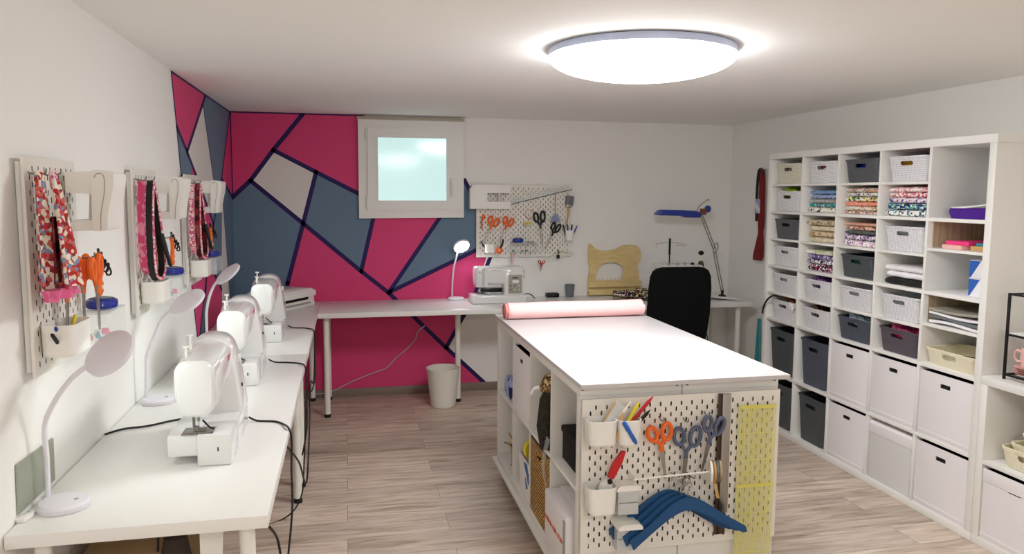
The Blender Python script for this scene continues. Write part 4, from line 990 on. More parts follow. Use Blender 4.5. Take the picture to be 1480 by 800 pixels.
for k, (m, l, h_) in enumerate((('paper', 'white magazine at the bottom of the pile in the near column', .012), ('grey', 'dark magazine second from the bottom of the pile in the near column', .014), ('paper', 'white plastic sleeve in the middle of the near column pile', .010), ('panelgrey', 'grey magazine on top of the pile in the near column', .012))):
    def fm(u, v, k=k): return ((u-.5)*.30, (v-.5)*.26, .006*math.sin(u*4+k)*(1-v))
    S('magazine', MB().slab(fm, 10, 4, (0, 0, h_)), m, l, 'magazine', (x+.15, y-.005, zs+.007+.0205*k), -PI/2+.03*k, 'magazines in the near column')
def ivory_tray(loc, rz, label, w=.30, d=.23, h=.085):
    t = T('handled_tray', label, 'tray', loc, rz, 'ivory plastic trays')
    me = shell_mesh('tray_body', w, w*.92, d, h, .004, 'creamtray', (.085, .026), lip=.003, r=.035, hole_frac=.66, slot_ends=True)
    P('tray_body', me, None, t)
    P('rim', MB().tube([(p[0], p[1], h) for p in rr(w-.002, d-.002, .034, 0, 6)], .004, 6, closed=True), 'creamtray', t)
    return t
ivory_tray((x+.13, y, z+.0005), -PI/2+.0, 'ivory handled tray standing in the near column of the tall shelf', .315, .24, .078)
S('stapler', MB().box((-.06, -.015, 0), (.05, .015, .03), .006).box((-.06, -.012, .03), (.04, .012, .045), .005), 'black', 'black stapler lying in the ivory tray of the near column', 'stapler', (x+.14, y-.02, z+.009), -PI/2+.3)

# low unit : trays, box, wire rack
lx, ly = XK, YK-.001-.038-.1678
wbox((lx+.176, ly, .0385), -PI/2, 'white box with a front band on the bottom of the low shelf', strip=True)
z = .038+.3521+.0005
for k, (dx, dy, dz_, l) in enumerate(((.13, -.02, 0, 'lowest ivory tray stacked on the low shelf'), (.135, -.03, .021, 'middle ivory tray of the three stacked on the low shelf'), (.14, -.045, .066, 'topmost ivory tray of the three stacked on the low shelf'))):
    ivory_tray((lx+dx, ly+dy, z+dz_+.001), -PI/2, l, .27-.036*k, .21-.03*k, .085)
S('notions_bag', MB().ball((0, 0, .035), (.06, .045, .035), n=14), print_mat('mixed_notions', ['#b59aa0', '#e8e2e0', '#7a6a72', '#d8c9b8'], 25), 'small grey and pink bundle lying in the topmost ivory tray', 'bundle', (lx+.14, ly-.045, z+.075), 0)
zt = 2*.038+2*.3356+.0165
rk = T('wire_rack', 'black wire rack with two tiers standing on the low shelf', 'rack', (lx+.045, YK-.075, zt+.0005), 0)
for dx in (0, .24):
    for dy in (0, -.36): P('post', MB().box((dx-.005, dy-.005, 0), (dx+.005, dy+.005, .375), .001), 'black', rk)
for zz, n_ in ((.02, 'lower_tier'), (.195, 'upper_tier'), (.37, 'top_frame')):
    m_ = MB()
    for dx in (0, .24): m_.box((dx-.004, -.36, zz-.004), (dx+.004, 0, zz+.004))
    for dy in (0, -.36): m_.box((0, dy-.004, zz-.004), (.24, dy+.004, zz+.004))
    if n_ != 'top_frame':
        for q in range(1, 9): m_.tube([(q*.24/9, -.36, zz), (q*.24/9, 0, zz)], .0015, 5)
    P(n_, m_, 'black', rk)
P('upper_board', MB().box((.005, -.355, .199), (.235, -.005, .204), .001), 'whitep', rk, 'pale board on the upper tier')
rx, ry, rz_ = lx+.045+.063, YK-.075-.069, zt+.0005+.0245
for k in range(4):
    S('saucer', MB().lathe([(.034, 0), (.038, .003), (.061, .010), (.0625, .012), (.038, .0065), (.0, .006)], 32), 'pinkp', ['lowest', 'second lowest', 'third', 'topmost'][k]+' pink saucer of the stack on the wire rack', 'saucer', (rx, ry, rz_+.0085*k), 0, 'pink saucers on the wire rack')
t = T('mug', 'blush pink mug with a round handle on the pink saucers', 'mug', (rx, ry, rz_+.0255+.007), PI*.62)
P('mug_body', MB().lathe([(.022, 0), (.035, .004), (.041, .04), (.038, .09), (.036, .09), (.039, .04), (.03, .008), (.001, .006)], 28), 'pinkp', t); P('handle', MB().tube(bez([(.038, 0, .065), (.058, 0, .07), (.066, 0, .045), (.055, 0, .025), (.038, 0, .025)], 5), .0055, 8), 'pinkp', t)

# ---------- things in the island cubbies (left face)
def ic(c, r): 
    x, y, z = island_cell(c, r); return x, y, z+.0006
x, y, z = ic(0, 1); folded((x+.12, y-.02, z), .2, .22, .10, print_mat('periwinkle_cloth', ['#8f9ad6', '#a7b1e2', '#2c3054'], 12, 'noise'), 'periwinkle blue cloth in the far upper cubby of the island', k=3)
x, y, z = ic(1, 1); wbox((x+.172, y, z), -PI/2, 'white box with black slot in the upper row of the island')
x, y, z = ic(2, 1)
t = T('mesh_bag', 'tall black mesh bag with fur trim standing in the island cubby', 'bag', (x-.03, y-.085, z), -PI/2)
mm = print_mat('black_mesh', ['#141312', '#3a342c', '#141312'], 90, 'dots')
P('bag_body', MB().loft([rr(.09, .13, .03, 0, 5, 0, .08), rr(.12, .15, .03, .08, 5, 0, .08), rr(.10, .13, .03, .20, 5, 0, .08), rr(.07, .09, .03, .255, 5, .01, .08)]), mm, t)
P('fur_trim', MB().ball((.02, .06, .275), (.04, .05, .045), n=12).ball((-.015, .05, .25), (.03, .04, .03), n=10), print_mat('tan_fur', ['#6a4a2a', '#a5803f', '#d9c49a', '#3f2a18'], 150), t, 'tan fur trim'); P('white_tassel', MB().tube(bez([(-.02, .02, .25), (-.045, 0, .24), (-.055, -.01, .215), (-.07, -.01, .21)], 5), .008, 8), 'paper', t)
x, y, z = ic(3, 1)
S('file_box', MB().box((-.14, -.10, 0), (.14, .20, .13), .004).box((-.145, -.105, .11), (.145, .205, .135), .004), 'lining', 'black box in the near upper cubby of the island', 'box', (x+.14, y, z), -PI/2)
S('zip_bag', MB().slab(lambda u, v: (-.02*math.sin(v*3)-.004, (u-.5)*.05*(1-.3*v), -.22*v+.10), 6, 14, (.001, 0, 0)), 'clear', 'clear plastic strip hanging from the island shelf in front of the wicker basket', 'plastic bag', (x-.012, y+.15, z-.02), 0)
x, y, z = ic(0, 0)
t = T('twig_bundle', 'bundle of dried twigs in the lower far cubby of the island', 'twigs', (x+.05, y-.02, z), 0)
for k in range(12):
    rd = random.Random(k); a = (rd.uniform(-.04, .08), rd.uniform(-.09, .0), 0.006); b_ = (rd.uniform(-.06, .1), rd.uniform(-.10, .10), rd.uniform(.1, .22))
    P('twig', MB().tube(bez([a, ((a[0]+b_[0])/2+.01, (a[1]+b_[1])/2, .09), b_], 4), .005, 6), 'wood' if k % 3 else 'brownwood', t)
S('dark_pouch', MB().ball((0, 0, .03), (.05, .05, .03), n=12), 'brownbag', 'dark pouch lying under the twigs in the island', 'pouch', (x+.14, y-.08, z), 0)
x, y, z = ic(1, 0)
S('paper_bag', MB().loft([rr(.22, .12, .01, 0, 3), rr(.23, .13, .01, .17, 3), rr(.22, .12, .008, .17, 3), rr(.21, .11, .008, .01, 3)]), print_mat('white_dotted_paper', ['#f0efee', '#f0efee', '#f2f1f0', '#4a72a8'], 22), 'white paper bag with blue spots in the lower island cubby', 'paper bag', (x+.075, y-.035, z), -PI/2)
t = T('tape_reel', 'yellow tape reel standing in the white spotted paper bag', 'tape', (x+.05, y-.06, z+.222), 0, rot=(PI/2, 0, .3))
P('roll', MB().lathe([(.024, -.012), (.05, -.012), (.05, .012), (.024, .012)], 24, cap0=False, cap1=False).lathe([(.024, -.012), (.024, .012)], 24, cap0=False, cap1=False), 'yellow', t)
x, y, z = ic(2, 0)
me = box_mesh(.325, .33, .335)
t = T('wicker_basket', 'brown wicker basket with a black slot in the lower row of the island', 'basket', (x+.168, y, z), -PI/2)
wm = me.copy(); wm.materials.clear(); wm.materials.append(M['wicker']); P('wicker_body', wm, None, t)
P('lining', MB().box((-.155, -.157, .006), (.155, .157, .30)), 'lining', t, 'black block painting the shade inside')  # solid black block painting the shade behind the basket slot
P('slot_rim', MB().tube([(p[0], -.166, p[1]) for p in rr2(.07, .028, .004, 3, 0, .283)], .0035, 6, closed=True), 'wicker', t)
P('top_braid', MB().tube([(p[0], p[1], .332) for p in rr(.32, .325, .01, 0, 3)], .006, 6, closed=True), 'wicker', t)
x, y, z = ic(3, 0)
t = T('carton', 'white carton with a line of orange lettering in the near lower cubby', 'carton', (x+.125, y+.0, z), -PI/2)
P('carton_body', MB().box((-.155, -.15, 0), (.14, .15, .235), .003), 'box', t)
g = MB(); xx = -.15
rd = random.Random(4)
while xx < .11:
    w_ = rd.choice((.007, .010, .012)); k = rd.random()
    g.box((xx, -.1512, .118), (xx+.0035, -.1498, .118+(.02 if k > .3 else .013)))
    if k > .25: g.box((xx, -.1512, .118+rd.choice((0, .009))), (xx+w_, -.1498, .1215+rd.choice((0, .009))))
    if k > .6: g.box((xx+w_-.003, -.1512, .118), (xx+w_, -.1498, .131))
    xx += w_+.0035
P('printed_lettering', g, 'orangeprint', t, 'orange printed lettering'); P('open_flap', MB().box((.118, -.154, .0), (.14, -.150, .22), .001), 'panelgrey', t); P('lid_flap', MB().box((-.155, -.09, .2355), (.14, .15, .239), .001), 'paper', t)
S('thread_cone', MB().lathe([(.03, 0), (.032, .01), (.016, .085), (.012, .09)], 18), 'boxblue', 'blue thread cone standing on the white carton', 'thread', (x+.16, y-.06, z+.2395), 0)
S('thread_cone', MB().lathe([(.028, 0), (.03, .01), (.016, .07), (.012, .075)], 18), 'wood', 'tan thread cone beside the blue one on the carton', 'thread', (x+.12, y-.0, z+.2395), 0)
# pink roll
t = T('fabric_roll', 'long roll of pink fabric lying across the far end of the island', 'fabric roll', (1.60, -2.005, IZ+.0005), .008)
R1 = .047
sp = []
for i in range(121):
    a = i/120*6.2*PI+1.2; r_ = .012+(R1-.013)*i/120
    sp.append((r_*math.cos(a), r_*math.sin(a)))
rings = []
def rollring(xp, wob):
    o = []
    for i in range(40):
        a = 2*PI*i/40; r_ = R1*(1+.02*math.sin(3*a+wob)); o.append((xp, r_*1.06*math.cos(a), max(r_*.9*math.sin(a)+R1*.9, 0.0)))
    return o
mb = MB().loft([rollring(.012+i*.0462, i*.6) for i in range(17)])
P('rolled_fabric', mb, 'pinkroll', t)
mb = MB()
for (ra, rb) in ((.044, .040), (.034, .030), (.024, .020), (.013, .007)):
    mb.loft([[(q, rad*1.05*math.cos(2*PI*i/30)*(1+.04*math.sin(i)), R1*.9+rad*.88*math.sin(2*PI*i/30)) for i in range(30)] for q, rad in ((.014, ra), (-.004-.2*(.045-ra), ra), (-.006-.2*(.045-ra), rb), (.014, rb))], cap0=False, cap1=False)
P('spiral_end', mb, 'pinkedge', t, 'spiral of fabric layers at the end')
P('loose_edge', MB().slab(lambda u, v: (.02+.735*v, -R1*1.07*math.cos(u*1.4-.9)-.001, R1*.9+R1*.93*math.sin(u*1.4-.9)), 8, 4, (0, -.0015, .0008)), 'pinkroll', t)

# ================================================================== desk things
def desk_lamp(label, base, stem, head, n, lit, r=.066):
    """base centre on the desk, stem points and head centre in world coordinates, n = normal of the dark upper face"""
    t = T('desk_lamp', label, 'desk lamp', base, 0, 'white desk lamps')
    b = Vector(base)
    P('lamp_base', MB().lathe([(.060, 0), (.0625, .003), (.0625, .013), (.056, .019), (.02, .0205)], 36).lathe([(.0, 0)]*0 or [(.014, .018), (.014, .024)], 12, X=Matrix.Translation(Vector(stem[0])-b-Vector((0, 0, .02)))), 'lampw', t)
    P('lamp_stem', MB().tube([Vector(p)-b for p in bez(stem, 8)], .0068, 10), 'lampw', t)
    n = Vector(n).normalized(); q = Vector((0, 0, 1)).rotation_difference(n).to_matrix().to_4x4(); q.translation = Vector(head)-b
    P('lamp_head', MB().lathe([(.058, -.009), (r, -.006), (r, .004), (.060, .007), (.02, .008)], 40, X=q), 'lampw', t)
    P('light_panel', MB().lathe([(.02, -.0100), (.057, -.0098), (.057, -.0085)], 36, X=q), lit, t, 'glowing round light panel')
    P('neck', MB().tube([Vector(stem[-1])-b, Vector(head)-b-(Vector(head)-Vector(stem[-1])).normalized()*r*.9], .0075, 10), 'lampw', t)
    P('touch_switch', MB().lathe([(.006, .019), (.006, .021)], 12, X=Matrix.Translation((.03, 0, 0))), 'panelgrey', t)
    return t
desk_lamp('desk lamp nearest the viewer on the left desk, with a dull round head', (.082, -3.735, DZ+.0003), [(.034, -3.70, DZ+.015), (.036, -3.70, .86), (.038, -3.705, .945), (.068, -3.715, 1.01), (.108, -3.72, 1.065), (.146, -3.72, 1.098)], (.203, -3.72, 1.132), (-.41, -.62, .66), 'softglow', .067)
desk_lamp('second desk lamp from the viewer, standing behind the nearest machine on the left', (.082, -2.718, DZ+.0003), [(.040, -2.72, DZ+.015), (.044, -2.72, .86), (.05, -2.72, .925), (.085, -2.72, 1.01), (.11, -2.72, 1.062), (.147, -2.72, 1.096)], (.200, -2.72, 1.125), (-.40, -.42, .8), 'softglow', .070)
desk_lamp('third desk lamp from the viewer, in front of the mural corner', (.115, -1.80, DZ+.0003), [(.10, -1.76, DZ+.015), (.106, -1.79, .86), (.11, -1.80, .95), (.125, -1.80, 1.02), (.145, -1.80, 1.07), (.165, -1.80, 1.098)], (.217, -1.80, 1.137), (-.58, -.33, .74), 'softglow', .070)
desk_lamp('small lit desk lamp against the pink mural beside the back wall machine', (1.612, -.085, DZ+.0003), [(1.585, -.06, DZ+.015), (1.586, -.07, .86), (1.592, -.085, .965), (1.605, -.09, 1.03), (1.618, -.09, 1.08), (1.627, -.09, 1.10)], (1.652, -.10, 1.148), (-.20, .72, .62), 'glow')
S('power_plug', MB().box((-.012, -.02, 0), (.012, .02, .012), .003).tube([(0, .02, .006), (0, .05, .005)], .004, 8), 'whitep', 'white plug lying behind the base of the nearest desk lamp', 'plug', (.016, -3.80, DZ+.0003), -.2)
S('cover_plate', MB().prism([(-3.805, .752), (-3.567, .752), (-3.563, .869), (-3.80, .877)], 0, .005, X=Matrix(((0, 1, 0, .0015), (1, 0, 0, 0), (0, 0, 1, 0), (0, 0, 0, 1)))), 'plate', 'dull green grey metal plate on the left wall behind the nearest desk lamp', 'cover plate')
for y, z in ((-3.79, .862), (-3.574, .858)): pass

# ---------- sewing machines (local: front -Y, needle end -X)
logo = mat('machine_red_mark', '#c23a52', .4)
def machine(label, loc, rz, big=False):
    t = T('sewing_machine', label, 'sewing machine', loc, rz, 'white sewing machines')
    L = .205 if not big else .205
    if not big:
        P('machine_bed', MB().box((-.19, -.005, .028), (.0, .085, .094), .006).box((-.205, -.098, .0), (-.06, .0, .096), .007).box((-.10, -.095, 0), (L, .085, .092), .008), 'mach', t)
        arm = []
        for x, y0, y1, z0, z1 in ((-.20, -.058, .055, .17, .298), (-.185, -.064, .06, .165, .312), (-.10, -.066, .064, .185, .322), (.04, -.068, .068, .19, .328), (.08, -.066, .066, .19, .328)):
            w_, h_ = y1-y0, z1-z0; arm.append([(x, (y0+y1)/2+p[0], (z0+z1)/2+p[1]) for p in rr2(w_, h_, .045, 7)])
        P('arm', MB().loft(arm), 'mach', t)
        P('face_cover', MB().loft([[(x, p[0]-.003, .237+p[1]) for p in [(q[0]*(1-.16*max(0, -q[1]-.02)/.07), q[1]) for q in rr2(w_, h_, .036, 8)]] for x, w_, h_ in ((-.215, .094, .152), (-.208, .112, .168), (-.13, .118, .176))]), 'mach', t)
        ol = [(p.x, p.z) for p in bez([(.086, 0, .086), (.086, 0, .24), (.07, 0, .305), (.03, 0, .335), (-.02, 0, .338), (-.055, 0, .318), (-.076, 0, .26), (-.092, 0, .16), (-.099, 0, .088)], 4)]
        cy_ = sum(p[0] for p in ol)/len(ol); cz_ = .2
        P('column', MB().loft([[(x, cy_+(p[0]-cy_)*k, .086+(p[1]-.086)*k) for p in ol] for x, k in ((.045, .90), (.052, .97), (.065, 1), (.185, 1), (.198, .97), (.205, .9))]), 'mach', t, ang=50)
    else:
        P('machine_bed', MB().box((-.21, -.09, .0), (.20, .095, .062), .008).box((-.215, -.088, .028), (-.10, .05, .066), .006), 'mach', t)
        P('arm', MB().loft([[(x, p[0], .205+p[1]) for p in rr2(w_, h_, .03, 6)] for x, w_, h_ in ((-.182, .10, .12), (-.172, .125, .135), (0, .135, .135), (.17, .135, .135), (.182, .11, .125))], ), 'mach', t)
        P('face_cover', MB().box((-.178, -.07, .12), (-.085, .06, .268), .012), 'mach', t)
        P('column', MB().box((.035, -.07, .055), (.182, .066, .25), .012), 'mach', t)
        P('black_strip', MB().box((-.125, .02, .07), (.035, .05, .105), .004), 'darkpanel', t, 'black strip behind the needle space')  # black strip across the back of the needle space
        pn = P('control_panel', MB().box((.066, -.0745, .072), (.168, -.068, .212), .003), 'panelgrey', t, 'grey control panel')
        P('display', MB().box((.095, -.0762, .185), (.14, -.0744, .193)), 'darkpanel', pn)
        for k, (dx, dz_) in enumerate(((.082, .13), (.082, .10), (.115, .13), (.148, .13), (.115, .10), (.148, .10))):
            P('button', MB().lathe([(.005, 0), (.005, .002)], 12, X=Matrix.Translation((dx, -.0744, dz_)) @ Matrix.Rotation(PI/2, 4, 'X')), 'whitep' if k > 2 else 'darkpanel', pn)
        P('stitch_chart', MB().box((.095, -.0758, .15), (.145, -.0744, .172)), 'paper', pn)
        P('printed_mark', MB().box((-.06, -.0690, .244), (-.02, -.0672, .2475)).box((-.01, -.0690, .244), (.012, -.0672, .2465)), 'panelgrey', t, 'small grey printed mark')
        P('thread_slot', MB().box((-.128, -.0716, .13), (-.1255, -.0696, .262)).box((-.118, -.0716, .13), (-.1155, -.0696, .262)), 'grey', t, 'dark threading slots')
        P('dial', MB().lathe([(.005, 0), (.005, .003)], 12, X=Matrix.Translation((-.15, -.0696, .235)) @ Matrix.Rotation(PI/2, 4, 'X')), 'grey', t)
    zb = .094 if not big else .066
    nx = -.155 if not big else -.13
    P('needle_plate', MB().box((nx-.04, -.045, zb), (nx+.035, .045, zb+.0025), .001), 'steel', t, 'steel needle plate')
    P('needle_bar', MB().lathe([(.0008, zb+.004), (.0012, zb+.03), (.004, zb+.032), (.004, .20)], 10, X=Matrix.Translation((nx, 0, 0))), 'steel', t)
    P('presser_foot', MB().lathe([(.004, zb+.012), (.004, .19)], 10, X=Matrix.Translation((nx, .014, 0))).box((nx-.01, -.02, zb+.003), (nx-.003, .015, zb+.007), .001).box((nx+.003, -.02, zb+.003), (nx+.01, .015, zb+.007), .001).box((nx-.01, .0, zb+.006), (nx+.01, .016, zb+.016), .002), 'darksteel', t)
    P('foot_lever', MB().box((nx-.02, -.03, .15), (nx-.008, -.02, .176), .003).tube(bez([(nx-.022, -.015, zb+.04), (nx-.03, -.035, zb+.02), (nx-.02, -.045, zb+.012)], 5), .003, 6), 'black' if not big else 'grey', t)
    ht = .318 if not big else .27
    for px, py, hh in ((-.15, .03, .032), (-.03, .04, .045)) if not big else ():
        P('spool_pin', MB().lathe([(.012, ht-.006), (.012, ht-.002), (.004, ht), (.003, ht+hh), (.010, ht+hh+.001), (.010, ht+hh+.006)], 12, X=Matrix.Translation((px, py, 0))), 'whitep', t)
    P('handwheel', MB().lathe([(.028, 0), (.032, .004), (.032, .018), (.026, .022)], 24, X=Matrix.Translation((.198 if not big else .182, .0, .24 if not big else .21)) @ Matrix.Rotation(PI/2, 4, 'Y')), 'mach', t)
    if not big:
        P('printed_mark', MB().box((-.02, -.0694, .285), (.022, -.0676, .292)).box((-.015, -.0694, .277), (.006, -.0676, .281)), logo, t, 'small red printed mark')
        P('screw', MB().lathe([(.003, 0), (.003, .002)], 8, X=Matrix.Translation((-.212, -.002, .24)) @ Matrix.Rotation(-PI/2, 4, 'Y')), 'darksteel', t)
        P('stitch_dial', MB().lathe([(.014, 0), (.012, .008)], 20, X=Matrix.Translation((.13, -.078, .255)) @ Matrix.Rotation(PI/2, 4, 'X')), 'whitep', t)
        P('reverse_button', MB().lathe([(.007, 0), (.006, .005)], 14, X=Matrix.Translation((.10, -.0895, .17)) @ Matrix.Rotation(PI/2, 4, 'X')), 'black', t)
        P('bobbin_latch', MB().box((-.206, -.062, .045), (-.2045, -.058, .057)), 'black', t)
    return t
machine('white sewing machine nearest the viewer on the left desk', (.362, -3.292, DZ+.0004), PI/2)
machine('second white sewing machine from the viewer on the left desks', (.330, -2.325, DZ+.0004), PI/2)
machine('third white sewing machine on the left desks, in front of the printer', (.352, -1.372, DZ+.0004), PI/2)
machine('wide sewing machine with grey control panel on the back wall desk', (1.905, -.255, DZ+.0004), 0, True)

# printer
t = T('printer', 'white flatbed printer in the left back corner of the desks', 'printer', (.345, -.285, DZ+.0004), math.radians(57))
P('printer_body', MB().box((-.205, -.13, 0), (.205, .13, .072), .006).box((-.205, -.135, .0), (.205, -.10, .03), .004), 'whitep', t)
P('scanner_lid', MB().loft([rr(.43, .29, .02, .074, 5), rr(.434, .294, .02, .08, 5), rr(.434, .294, .02, .108, 5), rr(.38, .25, .018, .128, 5)]), 'whitep', t)
P('paper_slot', MB().box((-.15, -.1325, .052), (.13, -.128, .070)), 'lining', t, 'dark paper slot')
P('output_tray', MB().box((-.14, -.15, .026), (.14, -.125, .034), .002), 'panelgrey', t); P('button_panel', MB().box((-.19, -.137, .04), (-.155, -.131, .06), .001), 'greyblue', t)
P('lid_inset', MB().box((-.15, -.09, .127), (.15, .09, .1295), .001), 'whitep', t)

# small things on the back desk
S('pencil_cup', MB().loft([rr(.058, .058, .028, 0, 6), rr(.078, .078, .037, .098, 6), rr(.072, .072, .035, .098, 6), rr(.052, .052, .025, .004, 6)]), 'grey', 'empty grey cup on the back desk beside the wooden rack', 'cup', (2.528, -.055, DZ+.0003))
t = T('phone_dock', 'small black box lying on the back desk left of the grey cup', 'black box', (2.385, -.05, DZ+.0003), 0); P('body', MB().box((-.05, -.03, 0), (.05, .03, .032), .004), 'black', t); P('status_light', MB().box((-.004, -.0308, .014), (.004, -.0298, .018)), 'grey', t)
S('cable_loop', MB().tube(bez([(2.12, -.14, .745), (2.14, -.13, .768), (2.17, -.12, .776), (2.20, -.13, .762), (2.215, -.16, .742)], 6), .004, 6), 'cable', 'short black cable loop beside the grey panelled machine', 'cable')
# wooden rack shaped like a sewing machine
t = T('thread_rack', 'plywood thread rack cut in the outline of an old machine, leaning on the back wall', 'thread rack', (2.685, -.03, DZ+.0003), 0)
out = [(0, 0), (.445, 0), (.445, .115), (.435, .13), (.432, .19), (.42, .25), (.445, .285), (.447, .34), (.425, .385), (.39, .405), (.29, .402), (.22, .372), (.12, .362), (.06, .38), (.018, .418), (.004, .40), (.002, .30), (.012, .21), (.0, .115)]
hole = [(.062, .122), (.072, .18), (.10, .235), (.15, .262), (.23, .262), (.285, .235), (.300, .185), (.285, .122)]
o2 = [Vector((p[0], 0, p[1])) for p in out]; ho = [Vector((p[0], 0, p[1])) for p in hole]
sm = [(p.x, p.z) for p in bez([Vector((p[0], 0, p[1])) for p in out[2:]], 4)]
hs = [(p.x, p.z) for p in bez(ho, 4)]
P('back_board', MB().prism([out[0], out[1]]+sm, 0, .012, [hs]), 'ply', t)
for k, z in enumerate((.035, .098)):
    s_ = P('peg_rail', MB().box((0, -.03, z), (.45, .0, z+.012), .002).box((0, -.032, z-.028), (.45, -.026, z+.014), .002), 'ply', t)
    for i in range(13): P('peg', MB().lathe([(.0032, 0), (.0032, .03), (.001, .034)], 8, X=Matrix.Translation((.02+.034*i, -.015, z+.012))), 'ply', s_)
# floral cloth
def fl(u, v): return ((u-.5)*.42*(1-.25*v), (v-.5)*.26, .030+.010*math.sin(u*6+v*4)+.010*math.cos(v*7))
S('floral_bag', MB().slab(fl, 16, 12, (0, 0, -.033)), print_mat('dark_floral', ['#1c1a22', '#5d2a3c', '#1c1a22', '#d9c46a', '#4a7a52', '#e5dfe0', '#8a3347'], 95), 'black floral fabric lying on the desk in front of the wooden rack', 'fabric', (2.985, -.33, DZ+.0295), -.12)
S('clear_folder', MB().box((-.14, -.1, 0), (.14, .1, .006), .001), 'milk', 'clear plastic folder under the black floral fabric', 'folder', (2.96, -.36, DZ+.0003), .15)
def pp(u, v): return ((u-.5)*.26, (v-.5)*.20, .004+.03*(1-u)*(1-u)+.006*math.sin(v*4))
S('paper_pattern', MB().slab(pp, 10, 6, (0, 0, .0015)), 'paper', 'white folded paper on the desk right of the office chair', 'paper', (3.665, -.38, DZ+.0005), -.15)
S('power_adapter', MB().box((-.03, -.02, 0), (.03, .02, .075), .006), 'lining', 'black power adapter standing below the blue lamp', 'adapter', (3.60, -.17, DZ+.0003), 0)

# overlocker behind the chair
t = T('overlock_machine', 'overlock machine with thread stand, mostly hidden behind the office chair', 'overlock machine', (3.36, -.27, DZ+.0003), 0)
P('machine_body', MB().box((-.17, -.13, 0), (.17, .12, .09), .01).box((-.165, -.10, .08), (.165, .11, .268), .018), 'mach', t)
for k, x in enumerate((-.10, -.03, .035, .10)):
    P('tension_dial', MB().lathe([(.014, .262), (.014, .278), (.009, .284)], 16, X=Matrix.Translation((x-.01, -.05, 0))), 'black' if k == 3 else 'panelgrey', t)
P('telescopic_pole', MB().lathe([(.005, .26), (.005, .34), (.0085, .345), (.0085, .47)], 12, X=Matrix.Translation((-.075, .02, 0))), 'black', t, 'black telescopic thread pole')
P('thread_guide', MB().tube([(-.19, .02, .40), (-.19, .02, .43), (-.08, .02, .44), (.06, .02, .425), (.06, .02, .41)], .002, 6).tube([(-.02, .02, .432), (-.02, .02, .415), (.06, .02, .41)], .0015, 6), 'steel', t)
P('spool_stand', MB().box((-.17, .09, .26), (.17, .125, .268), .002), 'whitep', t)
t = T('thread_cone', 'dark thread cone on the stand behind the office chair', 'thread', (3.555, -.25, DZ+.0003), 0)
P('cone', MB().lathe([(.028, .20), (.03, .215), (.02, .28), (.012, .29)], 16), print_mat('olive_thread', ['#4a4430', '#6a6248', '#2c2a22'], 40), t); P('spindle', MB().lathe([(.012, 0), (.006, .01), (.004, .33)], 10), 'whitep', t); P('cap', MB().lathe([(.008, .335), (.022, .345), (.022, .36), (.008, .372)], 14), 'black', t)

# blue architect's lamp
t = T('drafting_lamp', 'blue drafting lamp on a jointed arm above the office chair', 'desk lamp', (3.75, -.25, DZ+.0003), 0)
b0 = Vector((3.75, -.25, DZ))
rel = lambda *p: Vector(p)-b0
P('clamp_base', MB().lathe([(.03, 0), (.03, .01), (.012, .014), (.012, .05)], 20), 'black', t)
el, hd = (3.668, -.25, 1.105), (3.545, -.25, 1.385)
for s in (-.010, .010):
    P('lower_arm', MB().tube([rel(3.75+s, -.25, .775), rel(el[0]+s, -.25, el[2])], .0045, 8), 'darksteel', t); P('upper_arm', MB().tube([rel(el[0]+s, -.255, el[2]+.01), rel(hd[0]+s, -.255, hd[2])], .0045, 8), 'darksteel', t)
P('elbow_spring', MB().tube(bez([rel(el[0]-.015, -.26, el[2]-.01), rel(el[0]+.0, -.26, el[2]+.05), rel(el[0]+.02, -.26, el[2]+.06), rel(el[0]+.025, -.26, el[2]+.02), rel(el[0]-.005, -.26, el[2]-.02)], 6), .004, 8), 'darksteel', t)
P('tilt_knob', MB().ball(rel(3.60, -.25, 1.437), (.026, .03, .03), n=14), 'cobaltl', t, 'blue knob')
P('joint_block', MB().box(rel(3.535, -.275, 1.39), rel(3.583, -.235, 1.44), .008), 'redbrown', t, 'rust red joint block')
P('wire_handle', MB().tube(bez([rel(3.505, -.25, 1.40), rel(3.52, -.25, 1.45), rel(3.56, -.25, 1.485), rel(3.603, -.25, 1.515), rel(3.603, -.25, 1.495)], 6), .0035, 8), 'darksteel', t)
hdm = MB().loft([[rel(x, -.25+p[0], zc+p[1]) for p in rr2(w_, h_, min(w_, h_)*.3, 4)] for x, zc, w_, h_ in ((3.155, 1.395, .06, .008), (3.185, 1.407, .085, .04), (3.20, 1.409, .09, .045), (3.38, 1.405, .09, .048), (3.39, 1.400, .085, .058), (3.49, 1.395, .075, .055), (3.525, 1.39, .05, .045))])
P('lamp_shade', hdm, 'cobaltl', t, 'long blue shade'); P('tube_light', MB().box(rel(3.20, -.28, 1.383), rel(3.40, -.22, 1.388)), 'whitep', t); P('shade_joint', MB().lathe([(.016, -.02), (.016, .02)], 14, X=Matrix.Translation(rel(3.525, -.25, 1.39)) @ Matrix.Rotation(PI/2, 4, 'X')), 'cobaltl', t)

